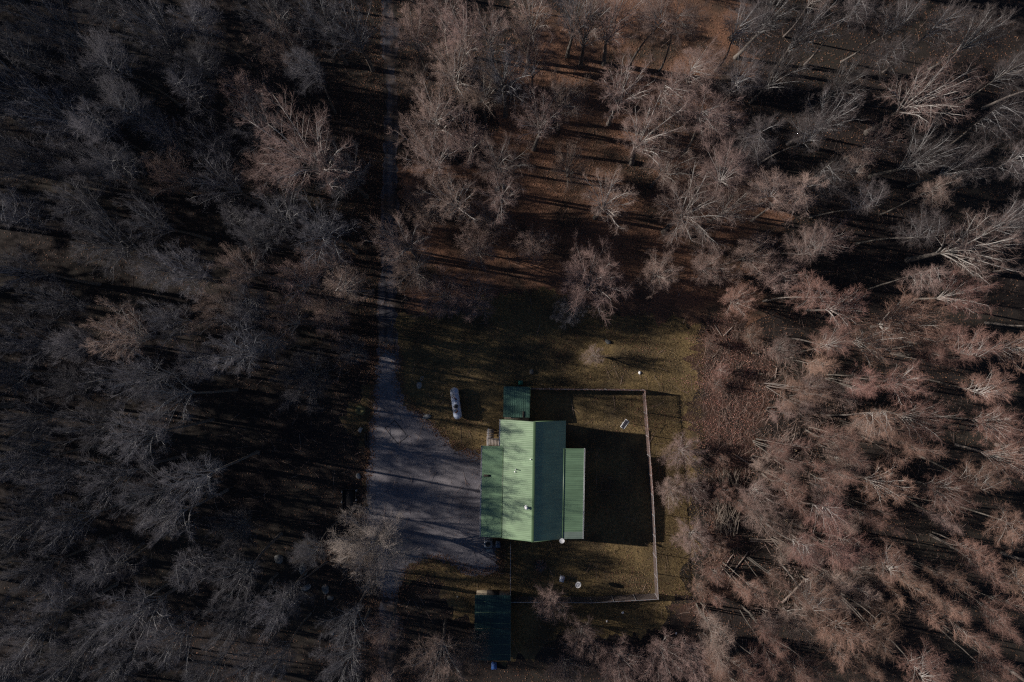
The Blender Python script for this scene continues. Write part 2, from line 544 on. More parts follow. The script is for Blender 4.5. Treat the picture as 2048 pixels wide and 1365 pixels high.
def make_tree(seed, kind, low=False):
    """returns trunk MB, crown MB, height, crown radius, mean crown height, crown centre"""
    rg = np.random.default_rng(seed)
    tk, cr = MB(), MB()
    zf, r0, nl, zc0, R, Rz, cmin, k2, k3, k4 = TSPEC[kind]
    zf *= rg.uniform(.9, 1.1)
    trunks = []
    if kind == 'multi':
        for i in range(nl):
            az = i * 1.9 + rg.uniform(-.6, .6)
            p = (math.cos(az) * rg.uniform(.1, .6), math.sin(az) * rg.uniform(.1, .6), -.08)
            le = math.radians(rg.uniform(2, 13))
            trunks.append(axis_line(rg, p, (math.cos(az) * math.sin(le), math.sin(az) * math.sin(le), math.cos(le)), rg.uniform(10.5, 13.5), 9, .05, .03))
    else:
        trunks.append(axis_line(rg, (0, 0, -.08), (rg.normal(0, .06), rg.normal(0, .06), 1), zf + .08, 9, .05, .06))
    trr = []
    for t in trunks:
        rr = r0 * np.linspace(1.05, .5 if kind not in ('pole', 'multi') else .16, len(t))
        rr[0] *= 1.25
        trr.append(rr)
    tk.tubes(np.array(trunks), np.array(trr), 7, False)
    top = trunks[0][-1]
    cen = np.array([top[0] * .5, top[1] * .5, zc0 - .55 * Rz])
    lump = rg.uniform(0, 6.28, 3)
    if kind == 'multi':
        L1, R1 = np.array(trunks), np.array(trr)
        T = np.linalg.norm(L1[:, -1] - L1[:, 0], axis=1)
        t2, ln2, a2 = (.55, .99), (.9, 2.6), (26, 56)
    else:
        L1, R1 = [], []
        off = rg.uniform(0, 6.28)
        for i in range(nl):
            c = 1 - (i + .5) / nl * (1 - cmin)
            az = off + i * 2.39996 + rg.normal(0, .16)
            sn = math.sqrt(max(0, 1 - c * c))
            q = .80 * (1 + .14 * math.sin(2 * az + lump[0]) + .10 * math.sin(3 * az + lump[1])) * rg.uniform(.82, 1.12)
            tgt = np.array([math.cos(az) * sn * R * q, math.sin(az) * sn * R * q, zc0 + c * Rz * q])
            if kind == 'pole':
                zs = min(max(tgt[2] - rg.uniform(1.2, 2.2), 6), zf * .97)
            elif kind == 'bush':
                zs = zf * rg.uniform(.55, 1.0)
            else:
                zs = zf * (1 - .32 * (1 - c) / (1 - cmin) * rg.uniform(.5, 1))
            x = (zs + .08) / (zf + .08) * 8
            j = min(int(x), 7)
            p = trunks[0][j] + (trunks[0][j + 1] - trunks[0][j]) * (x - j)
            h = np.array([tgt[0] - p[0], tgt[1] - p[1], 0])
            ctl = p + h * (.38 if kind != 'bush' else .45) + np.array([0, 0, (tgt[2] - p[2]) * (.62 if kind != 'bush' else .52)])
            t = np.linspace(0, 1, 8)[:, None]
            pts = (1 - t) ** 2 * p + 2 * t * (1 - t) * ctl + t * t * tgt
            wob = np.cumsum(rg.normal(0, .055 * R / 5, (8, 3)), 0)
            wob -= wob[0]
            L1.append(pts + wob)
            fat = {'grand': .30, 'high': .32, 'dense': .34, 'round': .34, 'pole': .24, 'bush': .33}[kind] * rg.uniform(.7, 1.15)
            R1.append(r0 * fat * np.linspace(1, .20, 8))
        L1, R1 = np.array(L1), np.array(R1)
        T = np.linalg.norm(L1[:, -1] - L1[:, 0], axis=1)
        cr.tubes(L1, R1, 5, True, 0)
        t2, a2 = (.28, .99), (26, 62)
        ln2 = {'grand': (1.2, 3.0), 'high': (1.0, 2.6), 'dense': (1.1, 2.7), 'round': (1.0, 2.5), 'pole': (.8, 1.9), 'bush': (.9, 2.2)}[kind]
    if low:
        k2, k3, k4 = 5, 4, 2
    B2, n2, r2 = grow(rg, L1, T, R1, k2, t2, a2, ln2, 5 if not low else 4, .10, .05, .45, cen, .12)
    cr.tubes(B2, r2, 4 if not low else 3, True, 0)
    B3, n3, r3 = grow(rg, B2, n2, r2, k3, (.10, 1), (24, 60), (.65, 1.35), 4 if not low else 2, .10, .05, .55, cen, .08)
    r3 = np.maximum(r3, .0072)
    cr.tubes(B3, r3, 3, True, 1)
    B4, n4, r4 = grow(rg, B3, n3, r3, k4, (.05, 1), (20, 60), (.35, .75), 2, .06, .04, .6, cen, .05)
    r4 = np.clip(r4, .0044, .0064) if not low else np.clip(r4, .07, .095)
    cr.tubes(B4, r4, 3, True, 1)
    q = B4[:, -1]
    c = np.median(q[:, :2], axis=0)
    rad = float(np.percentile(np.linalg.norm(q[:, :2] - c, axis=1), 93))
    return tk, cr, float(np.percentile(q[:, 2], 98)), rad, float(np.median(q[:, 2])), c


KINDS = {'d': 'dense', 'h': 'high', 'g': 'grand', 'r': 'round', 't': 'pole', 'b': 'bush', 'm': 'multi'}
VAR = {}
for code, n in (('d', 1), ('g', 4), ('h', 4), ('r', 3), ('t', 2), ('b', 3), ('m', 3)):
    VAR[code] = []
    for i in range(n):
        tk, cr, ht, rad, zc, c = make_tree(100 + ord(code) * 7 + i, KINDS[code])
        tm = tk.mesh('trunk', M['trunk'], True)
        cms = cr.mesh('crown', [M['bark'], M['twig']])
        VAR[code].append((tm, cms, ht, rad, zc, c))

# crowns as they stand in the photograph: centre x, y, radius (px), kind [, tone] ; tone 0 reddish twigs, 1 grey with shade darkened in
CROWNS = [
    # far left and top left woods
    (100, 45, 58, 'r', 1), (225, 35, 48, 't', 1), (310, 55, 52, 'g', 1), (150, 150, 55, 'r', 1), (245, 125, 50, 't', 1), (340, 110, 52, 'r', 1),
    (420, 50, 46, 't', 1), (490, 190, 58, 'r', 0), (35, 190, 52, 'g', 1), (70, 105, 40, 't', 1), (430, 130, 42, 't', 1), (395, 185, 46, 't', 1),
    (335, 275, 46, 'r', 0), (215, 270, 42, 't', 0), (270, 210, 45, 't', 1), (125, 240, 48, 'g', 1), (425, 290, 52, 'r', 0), (180, 335, 46, 'r', 0),
    (30, 325, 50, 'g', 1), (95, 325, 44, 'r', 1), (345, 345, 50, 'r', 0), (440, 365, 48, 'g', 1), (265, 340, 46, 't', 1),
    (150, 410, 55, 'r', 1), (205, 480, 78, 'g', 1), (300, 440, 52, 'g', 1), (375, 540, 62, 'g', 1), (60, 430, 50, 't', 1), (30, 540, 56, 'r', 1),
    (110, 600, 60, 'r', 1), (245, 670, 54, 'r', 0), (330, 640, 48, 'r', 1), (430, 620, 52, 'r', 0), (310, 540, 44, 'r', 0), (480, 540, 46, 'g', 0),
    (60, 690, 56, 'g', 1), (170, 690, 46, 't', 1), (265, 755, 58, 'r', 1), (140, 770, 48, 'g', 1), (60, 840, 58, 'g', 1), (190, 850, 68, 'g', 1),
    (330, 800, 52, 'g', 1), (270, 880, 50, 'g', 1), (115, 950, 52, 'r', 1), (30, 930, 48, 'r', 1), (210, 960, 56, 'g', 1), (385, 965, 50, 'r', 1),
    (290, 990, 56, 'r', 1), (40, 1045, 60, 'g', 1), (130, 1050, 56, 'g', 1), (335, 1040, 56, 'g', 1), (470, 1060, 44, 'b', 1, 9.0), (470, 1150, 62, 'g', 1),
    (235, 1120, 50, 't', 1), (60, 1150, 52, 'r', 1), (150, 1170, 52, 't', 1), (270, 1240, 80, 'g', 1), (345, 1290, 64, 'g', 1), (190, 1270, 54, 'r', 1),
    (60, 1270, 60, 'g', 1), (120, 1330, 54, 'r', 1), (230, 1335, 54, 'g', 1), (460, 1245, 52, 'r', 1), (545, 1225, 52, 'g', 1), (410, 1340, 50, 'g', 1),
    (20, 1345, 48, 't', 1), (500, 1335, 50, 'g', 1), (395, 1130, 44, 't', 1), (560, 1310, 40, 't', 1),
    # left of the road
    (560, 95, 58, 'r', 0), (545, 30, 50, 'g', 1), (640, 40, 52, 'g', 1), (620, 150, 44, 't', 1), (705, 60, 44, 'g', 1), (520, 260, 46, 'g', 1),
    (622, 315, 105, 'g', 0), (540, 345, 56, 'r', 0), (690, 350, 55, 'g', 1), (560, 430, 62, 'g', 1), (640, 460, 72, 'g', 1), (650, 525, 52, 'r', 0),
    (510, 470, 46, 'r', 1), (590, 560, 58, 'r', 0), (660, 625, 55, 'b', 0), (570, 640, 50, 'r', 0), (700, 570, 42, 't', 0), (510, 620, 46, 't', 1),
    (612, 755, 66, 'b', 1, 8.5), (705, 700, 36, 'b', 1, 6), (480, 700, 46, 'r', 1), (420, 730, 46, 't', 1), (540, 690, 38, 't', 1),
    (690, 1255, 50, 'g', 1), (680, 1335, 55, 'g', 1), (742, 1097, 88, 'd', 4, 12.0), (590, 1190, 40, 't', 1),
    # between road and lawn, top centre
    (830, 60, 48, 'r', 0), (880, 20, 44, 'g', 0), (925, 70, 55, 'r', 0), (905, 140, 60, 'g', 0), (985, 60, 50, 'g', 0), (1010, 150, 66, 'g', 1),
    (965, 185, 50, 'r', 0), (870, 225, 66, 'r', 0), (860, 305, 66, 'r', 0), (930, 280, 54, 'r', 0), (1000, 325, 60, 'g', 1), (1005, 390, 50, 'g', 1),
    (905, 395, 54, 'g', 0), (850, 420, 42, 'b', 0, 9), (805, 485, 58, 'g', 1), (825, 545, 50, 'r', 1), (975, 440, 44, 'b', 1, 9), (955, 500, 46, 'b', 0, 9),
    (1065, 490, 40, 'b', 1, 8), (885, 590, 54, 'b', 0, 8), (945, 600, 50, 'b', 0, 8), (1185, 560, 74, 'b', 1, 9.5), (1140, 620, 36, 'b', 1, 6),
    (1060, 40, 46, 'g', 0), (1065, 115, 52, 'r', 0), (1150, 30, 52, 'g', 1), (1180, 50, 50, 'g', 0), (1230, 40, 55, 'g', 0), (1300, 40, 50, 't', 0),
    (1130, 200, 52, 'r', 0), (1250, 180, 62, 'g', 0), (1080, 240, 46, 'g', 0), (1295, 265, 76, 'g', 0), (1345, 210, 58, 't', 0), (1400, 150, 54, 't', 0),
    (1365, 60, 46, 't', 0), (1420, 250, 60, 't', 0), (1345, 330, 56, 'r', 0), (1215, 395, 50, 'g', 0), (1140, 330, 44, 'b', 0, 9), (1380, 430, 82, 'g', 0),
    (1440, 340, 60, 't', 0), (1495, 300, 62, 't', 0), (1490, 60, 62, 't', 1), (1545, 30, 50, 'g', 0), (1480, 160, 52, 't', 0), (1570, 140, 58, 'r', 0),
    (1320, 545, 44, 'b', 0, 8), (1420, 530, 46, 'b', 0, 9), (1470, 410, 50, 'r', 0), (1520, 380, 50, 't', 0), (1510, 510, 48, 'b', 0, 10), (1480, 600, 40, 'b', 1, 8),
    # right
    (1690, 160, 50, 'r', 0), (1660, 235, 44, 'g', 0), (1620, 60, 52, 'g', 0), (1700, 40, 46, 't', 1), (1790, 40, 46, 't', 1), (1880, 60, 46, 't', 1),
    (1975, 60, 50, 'r', 1), (1860, 195, 92, 'g', 0), (1850, 310, 56, 'g', 0), (1770, 120, 46, 't', 1), (1930, 330, 55, 'r', 0), (1990, 250, 60, 't', 0),
    (2020, 150, 48, 't', 1), (2025, 340, 50, 't', 0), (1640, 370, 56, 't', 0), (1600, 270, 48, 't', 0), (1575, 400, 56, 't', 0), (1610, 490, 50, 't', 0),
    (1560, 550, 42, 'b', 0, 9), (1720, 400, 44, 't', 1), (1830, 460, 48, 't', 0), (1950, 495, 92, 'g', 0), (1930, 590, 54, 'r', 0), (2030, 440, 46, 'r', 0),
    (1815, 650, 64, 'b', 0, 13), (1875, 700, 60, 'm', 0), (1660, 680, 48, 'm', 0), (1615, 590, 46, 't', 0), (1690, 610, 48, 'r', 0), (1745, 690, 50, 'r', 0),
    (1640, 725, 50, 'm', 0), (1720, 770, 54, 'm', 0), (1805, 765, 42, 'r', 0), (1850, 840, 46, 'r', 0), (1745, 845, 50, 'm', 0), (1600, 790, 46, 'm', 0),
    (1680, 890, 54, 'm', 0), (1935, 690, 48, 't', 1), (1990, 850, 54, 'r', 0), (2030, 920, 44, 'r', 0), (1660, 950, 50, 'm', 0), (1780, 970, 48, 'r', 0),
    (1890, 985, 54, 'r', 0), (1815, 900, 46, 'm', 0), (1950, 950, 48, 'm', 0), (1650, 1030, 52, 'm', 0), (1740, 1030, 46, 'm', 0), (1600, 1100, 42, 'm', 0),
    (1690, 1100, 56, 'm', 0), (1770, 1110, 46, 'm', 0), (1560, 1170, 40, 'm', 0), (1495, 1180, 42, 'm', 0), (1540, 1290, 50, 'm', 0), (1630, 1190, 50, 'm', 0),
    (1810, 1160, 48, 'm', 0), (1880, 1150, 56, 'm', 0), (1955, 1120, 50, 'm', 0), (2010, 1050, 50, 'm', 0), (1755, 1250, 62, 'm', 0), (1680, 1275, 62, 'm', 0),
    (1900, 1230, 58, 'm', 0), (1985, 1230, 58, 'm', 0), (1840, 1320, 54, 'm', 0), (1985, 1330, 60, 'm', 0), (1735, 1345, 50, 'm', 0), (1605, 1340, 54, 'm', 0),
    (1430, 1275, 48, 'm', 0), (1450, 1335, 54, 'm', 0), (1510, 1345, 48, 'm', 0), (2030, 1150, 46, 'm', 0), (1570, 900, 46, 'm', 0), (1580, 985, 46, 'm', 0),
    (1960, 770, 46, 't', 1), (2025, 700, 46, 't', 1),
    # bottom centre, edge of the lawn
    (870, 1325, 62, 'r', 0), (945, 1300, 40, 'b', 0, 7), (1100, 1205, 40, 'b', 1, 6.5), (1165, 1275, 46, 'b', 0, 8), (1240, 1330, 54, 'b', 1, 9),
    (1330, 1320, 52, 'b', 0, 9), (1390, 1320, 46, 'b', 0, 9), (1130, 1345, 44, 'b', 0, 8),
    (1370, 905, 42, 'b', 0, 4), (1345, 980, 34, 'b', 1, 3.5), (1385, 975, 36, 'b', 0, 4), (1388, 1075, 42, 'b', 1, 4.2), (1190, 712, 24, 'b', 1, 4.5),
]

TREES = []          # (crown px x, y, r px, code, tone, base x, base y, height)
for c in CROWNS:
    x, y, r, code, tone = c[:5]
    if x > 1480:
        r *= .88
    if len(c) == 5 and code in 'gr' and (x, y) != (622, 315) and not (540 < x < 700 and 500 < y < 660) and ((x < 760 and y > 380) or (780 < x < 1110 and y < 450 and (int(x) + int(y)) % 2)):
        code = 'h'
    if len(c) > 5:
        h = c[5]
    else:
        h = {'d': 12, 'h': 16.5 + r * .045, 'g': 14 + r * .055, 'r': 12.5 + r * .05, 't': 17.5, 'b': 9, 'm': 14.5}[code]
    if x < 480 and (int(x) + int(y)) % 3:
        tone = 1  # left woods: shade carried by the darker grey tone
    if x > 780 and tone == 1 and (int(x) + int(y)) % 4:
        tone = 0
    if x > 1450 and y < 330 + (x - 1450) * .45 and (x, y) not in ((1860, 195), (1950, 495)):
        tone = 2  # upper right woods: dimness painted through darker twigs and limbs
    elif x > 1440 and y > 560:
        tone = 3
    if x < 760 and len(c) == 5 and code != 'h':
        h *= .95 if x > 490 and 480 < y < 1010 else 1.0 if x > 330 else 1.12
    if code == 'm':
        if (int(x) * 7 + int(y)) % 4 == 0:
            code = 't'
            h = 15.5
    if code == 'h' and 230 < x < 520 and 640 < y < 1010:
        h += 3.2
    zc = h * {'d': .7, 'h': .82, 'g': .72, 'r': .75, 't': .72, 'b': .6, 'm': .68}[code]
    bx, by = P(x, y, zc)
    TREES.append([x, y, r, code, tone, bx, by, h, zc])

NOFILL = [LAWN, CLEAR, DRIVE, LEAFBED, [P(*q) for q in [(470, 780), (760, 740), (760, 1030), (560, 1030), (430, 960)]],
          [P(*q) for q in [(735, -80), (820, -80), (820, 800), (735, 800)]],
          [P(*q) for q in [(1020, 180), (1120, 180), (1370, 380), (1370, 520), (1050, 520)]]]
pts = [(t[5], t[6]) for t in TREES]
rg = np.random.default_rng(3)
tries = 0
nfill = 0
while tries < 6000 and nfill < 24:
    tries += 1
    bx, by = rg.uniform(-59, 59), rg.uniform(-41, 41)
    if any(inside(q, bx, by) for q in NOFILL):
        continue
    if min((bx - a) ** 2 + (by - c) ** 2 for a, c in pts) < 3.9 ** 2:
        continue
    right = bx > 28 and by < 2
    code = rg.choice(['m', 't', 'r'], p=[.6, .2, .2]) if right else rg.choice(['t', 'r', 'b'], p=[.5, .25, .25])
    h = {'t': 15.5, 'r': 11.5, 'b': 8.0, 'm': 12.0}[code] * rg.uniform(.85, 1.1)
    rr = {'t': 36, 'r': 44, 'b': 40, 'm': 42}[code]
    zc = h * .7
    k = S * (H - zc) / H
    TREES.append([bx / k + 1024, 682.5 - by / k, rr, code, 1 if bx < -18 else 0, bx, by, h, zc])
    pts.append((bx, by))
    nfill += 1

SAPZONE = [P(*q) for q in [(1500, 690), (1600, 700), (1690, 800), (1700, 1150), (1600, 1240), (1500, 1230), (1560, 1130), (1540, 1100), (1480, 1060), (1490, 930), (1520, 860), (1545, 780)]]
tries = ns = 0
while tries < 4000 and ns < 28:
    tries += 1
    bx, by = rg.uniform(28, 46), rg.uniform(-38, 2)
    if not inside(SAPZONE, bx, by) or min((bx - a) ** 2 + (by - c) ** 2 for a, c in pts) < 1.9 ** 2:
        continue
    h = rg.uniform(5.0, 8.5)
    zc = h * .68
    k = S * (H - zc) / H
    TREES.append([bx / k + 1024, 682.5 - by / k, rg.uniform(24, 36), rg.choice(['m', 'b', 'm']), 0, bx, by, h, zc])
    pts.append((bx, by))
    ns += 1

tries = ns = 0
while tries < 4000 and ns < 11:
    tries += 1
    bx, by = rg.uniform(23, 36), rg.uniform(-37, 4)
    if not inside(CLEAR, bx, by) or min((bx - a) ** 2 + (by - c) ** 2 for a, c in pts) < 1.5 ** 2:
        continue
    h = rg.uniform(2.2, 4.8)
    zc = h * .6
    k = S * (H - zc) / H
    TREES.append([bx / k + 1024, 682.5 - by / k, rg.uniform(15, 26), 'b', 3, bx, by, h, zc])
    pts.append((bx, by))
    ns += 1

COLW = [(0, 'against the left edge'), (110, 'near the left edge'), (230, 'an eighth across'), (340, 'a fifth across'), (450, 'a quarter across'),
        (560, 'a third across'), (680, 'just left of the road'), (780, 'just right of the road'), (900, 'above the tank'), (985, 'in line with the house'),
        (1110, 'in line with the yard'), (1240, 'over the yard fence line'), (1350, 'in line with felled strip'), (1470, 'seven tenths across'),
        (1580, 'three quarters across'), (1680, 'four fifths across'), (1790, 'nine tenths across'), (1900, 'near the right edge'), (1980, 'against the right edge')]
ROWW = [(-999, 'along the top edge'), (85, 'just below the top'), (180, 'an eighth down'), (270, 'a quarter down'), (360, 'a third down'), (450, 'two fifths down'),
        (545, 'near halfway down'), (640, 'level with the upper lawn'), (745, 'level with the white tank'), (840, 'level with the house top'),
        (940, 'level with the house middle'), (1040, 'level with the house bottom'), (1130, 'level with the lower yard'), (1220, 'near the bottom'), (1300, 'along the bottom edge')]
LOOK = {'d': 'full round {} bare tree', 'h': 'high-crowned {} bare tree', 'g': 'spreading {} bare tree', 'r': 'round-crowned {} bare tree', 't': 'tall slim {} bare tree', 'b': 'low radiating {} bare tree', 'm': 'many-stemmed {} bare tree'}


def pick(tab, v):
    w = tab[0][1]
    for a, t in tab:
        if v >= a:
            w = t
    return w


labels = {}
for i, t in enumerate(TREES):
    L = f"{(LOOK[t[3]] if t[7] > 5 else 'small {} sapling').format(('reddish', 'grey', 'brown', 'russet', 'pale')[t[4]])} {pick(COLW, t[0])}, {pick(ROWW, t[1])}"
    labels.setdefault(L, []).append(i)
LAB = {}
for L, ii in labels.items():
    if len(ii) == 1:
        LAB[ii[0]] = L
    else:
        ii.sort(key=lambda i: TREES[i][1])
        names = {2: ['the upper', 'the lower'], 3: ['the upper', 'the middle', 'the lower']}.get(len(ii))
        for q, i in enumerate(ii):
            LAB[i] = (names[q] if names else ['the topmost', 'the second', 'the third', 'the fourth', 'the lowest'][min(q, 4)]) + ' ' + L
rg = np.random.default_rng(8)
for i, t in enumerate(TREES):
    x, y, r, code, tone, bx, by, h, zc = t
    v = VAR[code][int(rg.integers(len(VAR[code])))]
    tm, cms, vh, vr, vz, vc = v
    sz = h / vh
    sr = (r * S * (H - zc) / H) / vr
    sr = min(max(sr, sz * .62), sz * 1.6)
    rz = rg.uniform(0, 6.283)
    # put the crown's middle, not the trunk, where the photo shows it
    cx = (vc[0] * math.cos(rz) - vc[1] * math.sin(rz)) * sr
    cy = (vc[0] * math.sin(rz) + vc[1] * math.cos(rz)) * sr
    e = thing('bare_tree', LAB[i], 'tree', (bx - cx, by - cy, 0), rz, 'bare trees left of the road' if x < 770 else 'bare trees of the right hand woods' if x > 1420 else 'bare trees above the house' if y < 720 else 'bare trees at the edge of the yard')
    e.scale = (sr, sr, sz)
    link('trunk', tm, e)
    co = link('crown', cms, e)
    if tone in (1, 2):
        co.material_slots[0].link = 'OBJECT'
        co.material_slots[0].material = M['bark_shade']  # limbs of these crowns get the bark with painted shade
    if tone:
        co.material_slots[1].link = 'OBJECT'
        co.material_slots[1].material = M[('twig', 'twigg_shade', 'twigd_shade', 'twigr', 'twigp')[tone]]

# woods beyond the picture, whose shadows fall into it
b = MB()
low = []
for sd, kd in ((2, 'high'), (3, 'pole')):
    tk, cr, ht, rad, zc, c = make_tree(900 + sd, kd, low=True)
    one = MB()
    off = 0
    for mb in (tk, cr):
        for f, m in zip(mb.f, mb.m):
            one.f.append(f + off)
            one.m.append(np.minimum(m, 1))
        one.v += mb.v
        off += mb.n
    low.append((np.concatenate(one.v), one.f, one.m, ht))
rg = np.random.default_rng(21)
far = []
tries = 0
while tries < 5000 and len(far) < 235:
    tries += 1
    x, y = rg.uniform(-108, 84), rg.uniform(-60, 60)
    if abs(x) < 61 and abs(y) < 43:
        continue
    if abs(x + 16) < 3:
        continue
    if far and min((x - a) ** 2 + (y - c) ** 2 for a, c in far) < (3.7 if x < -55 else 5.6) ** 2:
        continue
    far.append((x, y))
    vv, ff, mm, ht = low[int(rg.integers(2))]
    s = (rg.uniform(20, 25) if x < -60 else rg.uniform(14, 18)) / ht
    a = rg.uniform(0, 6.28)
    R = np.array([[math.cos(a), -math.sin(a), 0], [math.sin(a), math.cos(a), 0], [0, 0, 1]])
    w = vv @ R.T * s + np.array([x, y, 0])
    b.v.append(w)
    for f, m in zip(ff, mm):
        b.f.append(f + b.n)
        b.m.append(m)
    b.n += len(w)
o = b.obj('woods', [M['trunk'], M['twigd_shade']])
tag(o, kind='stuff')

# ------------------------------------------------------------------ house
HX, HY = 2.593, -16.95
HOUSE = thing('house', 'house with green ribbed metal roof, low side wings and white eaves', 'house', (HX, HY, 0), -0.0167)


def rib_profile(v0, v1, step=.23, w=.05, hgt=.015):
    if hgt > .02:
        step, w = .36, .17
    v = []
    x = v0
    while x < v1 - 1e-6:
        nx = min(x + step, v1)
        if nx - x > w * 2.2:
            v += [(x, 0), (nx - w, 0), (nx - w * .72, hgt), (nx - w * .28, hgt)]
        else:
            v += [(x, 0)]
        x = nx
    v.append((v1, 0))
    return v


def weather(m, stretch=(.35, 4.0, 1.0)):
    """sheets of slightly different fading, with stains drawn out along the slope"""
    nt = m.node_tree
    N, L = nt.nodes, nt.links
    bs = N['Principled BSDF']
    src = bs.inputs['Base Color'].links[0].from_socket
    tc = N.new('ShaderNodeTexCoord')
    sp = N.new('ShaderNodeSeparateXYZ')
    L.new(tc.outputs['Object'], sp.inputs[0])
    m1 = N.new('ShaderNodeMath')
    m1.operation = 'MULTIPLY'
    m1.inputs[1].default_value = 1 / .92
    L.new(sp.outputs['Y'], m1.inputs[0])
    m2 = N.new('ShaderNodeMath')
    m2.operation = 'FLOOR'
    L.new(m1.outputs[0], m2.inputs[0])
    wn = N.new('ShaderNodeTexWhiteNoise')
    wn.noise_dimensions = '1D'
    L.new(m2.outputs[0], wn.inputs['W'])
    mr = N.new('ShaderNodeMapRange')
    mr.inputs['To Min'].default_value = .93
    mr.inputs['To Max'].default_value = 1.05
    L.new(wn.outputs['Value'], mr.inputs['Value'])
    mp = N.new('ShaderNodeMapping')
    mp.inputs['Scale'].default_value = stretch
    L.new(tc.outputs['Object'], mp.inputs['Vector'])
    ns = N.new('ShaderNodeTexNoise')
    ns.inputs['Scale'].default_value = 1.1
    ns.inputs['Detail'].default_value = 8
    L.new(mp.outputs[0], ns.inputs['Vector'])
    m3 = N.new('ShaderNodeMapRange')
    m3.inputs['From Min'].default_value = .38
    m3.inputs['From Max'].default_value = .62
    m3.inputs['To Min'].default_value = .82
    m3.inputs['To Max'].default_value = 1.04
    L.new(ns.outputs['Fac'], m3.inputs['Value'])
    mm = N.new('ShaderNodeMath')
    mm.operation = 'MULTIPLY'
    L.new(mr.outputs[0], mm.inputs[0])
    L.new(m3.outputs[0], mm.inputs[1])
    hs = N.new('ShaderNodeHueSaturation')
    L.new(src, hs.inputs['Color'])
    L.new(mm.outputs[0], hs.inputs['Value'])
    L.new(hs.outputs['Color'], bs.inputs['Base Color'])


def ruts(m, centres, half=.55, wid=.22, dark=.62):
    nt = m.node_tree
    N, L = nt.nodes, nt.links
    bs = N['Principled BSDF']
    src = bs.inputs['Base Color'].links[0].from_socket
    tc = N.new('ShaderNodeTexCoord')
    ns = N.new('ShaderNodeTexNoise')
    ns.inputs['Scale'].default_value = .5
    ns.inputs['Detail'].default_value = 6
    L.new(tc.outputs['Object'], ns.inputs['Vector'])
    sp = N.new('ShaderNodeSeparateXYZ')
    L.new(tc.outputs['Object'], sp.inputs[0])

    def mt(op, a, b_):
        n_ = N.new('ShaderNodeMath')
        n_.operation = op
        for k_, q_ in ((0, a), (1, b_)):
            if q_ is None:
                continue
            if isinstance(q_, (int, float)):
                n_.inputs[k_].default_value = q_
            else:
                L.new(q_, n_.inputs[k_])
        return n_.outputs[0]
    wob = mt('MULTIPLY', mt('SUBTRACT', ns.outputs['Fac'], .5), 1.0)
    x = mt('ADD', mt('SUBTRACT', sp.outputs['X'], centres), wob)
    d = mt('ABSOLUTE', mt('SUBTRACT', mt('ABSOLUTE', x, None), half), None)
    mr = N.new('ShaderNodeMapRange')
    mr.inputs['From Min'].default_value = wid * .5
    mr.inputs['From Max'].default_value = wid * 1.5
    mr.inputs['To Min'].default_value = dark
    mr.inputs['To Max'].default_value = 1.05
    L.new(d, mr.inputs['Value'])
    hs = N.new('ShaderNodeHueSaturation')
    L.new(src, hs.inputs['Color'])
    L.new(mr.outputs[0], hs.inputs['Value'])
    L.new(hs.outputs['Color'], bs.inputs['Base Color'])


ruts(M['lane'], P(780.5, 300)[0])
for _k in ('roof', 'wing'):
    weather(M[_k])
for _k in ('teal', 'extroof'):
    weather(M[_k], (4.0, .35, 1.0))


def ribbed(u0, z0, u1, z1, v0, v1, axis='u', thick=.03, step=.23, hgt=.015):
    """ribbed sheet whose ribs run along the slope; axis 'u': the slope runs in x, ribs repeat in y"""
    b = MB()
    pr = rib_profile(v0, v1, step, .10 if hgt < .013 else .05, hgt)
    vs, fs = [], []
    for a, dz in pr:
        for (u, z) in ((u0, z0), (u1, z1)):
            vs.append((u, a, z + dz) if axis == 'u' else (a, u, z + dz))
    flip = ((u1 > u0) == (axis == 'u'))
    for i in range(len(pr) - 1):
        f = (2 * i, 2 * i + 1, 2 * i + 3, 2 * i + 2)
        fs.append(f if flip else f[::-1])
    b.add(vs, fs)
    # body of the roof deck under the sheet
    q = []
    for zz in (-thick - .004, -.004):
        for a in (v0, v1):
            for (u, z) in ((u0, z0), (u1, z1)):
                q.append((u, a, z + zz) if axis == 'u' else (a, u, z + zz))
    b.add(q, [(0, 2, 3, 1), (4, 5, 7, 6), (0, 1, 5, 4), (2, 6, 7, 3), (0, 4, 6, 2), (1, 3, 7, 5)])
    return b


RZ, JZ, JU = 6.56, 5.02, 3.75
ER = 4.74
SL = (RZ - JZ) / JU
# main slopes
ribbed(-.04, RZ, -4.15, RZ - SL * 4.15, 3.93, 7.22, hgt=.007).obj('roof_slope', M['roof'], HOUSE)
ribbed(-.04, RZ, -JU, JZ, -7.26, 3.93, hgt=.007).obj('roof_slope', M['roof'], HOUSE)
ribbed(.04, RZ, 3.92, RZ - SL * 3.92, 3.80, 7.22, hgt=.035).obj('roof_slope', M['roof'], HOUSE)
ribbed(.04, RZ, JU, JZ, -7.26, 3.80, hgt=.035).obj('roof_slope', M['roof'], HOUSE)
# low wings
ribbed(-JU + .10, JZ - .02, -6.33, ER, -7.26, 3.95, hgt=.009).obj('wing_roof', M['wing'], HOUSE)
ribbed(JU - .10, JZ - .02, 6.22, ER, -6.42, 3.82).obj('wing_roof', M['wing'], HOUSE)
tag(ribbed(JU - .10, JZ - .018, 6.22, ER + .002, -7.30, -6.42).obj('wing_roof', M['roofgrey'], HOUSE), 'paler greyed end panel of the wing roof')
# ridge cap
b = MB()
b.add([(-.16, -7.30, RZ - .035), (0, -7.30, RZ + .022), (.16, -7.30, RZ - .035), (-.16, 7.26, RZ - .035), (0, 7.26, RZ + .022), (.16, 7.26, RZ - .035)],
      [(0, 1, 4, 3), (1, 2, 5, 4)])
b.obj('ridge_cap', M['rooftrim'], HOUSE)
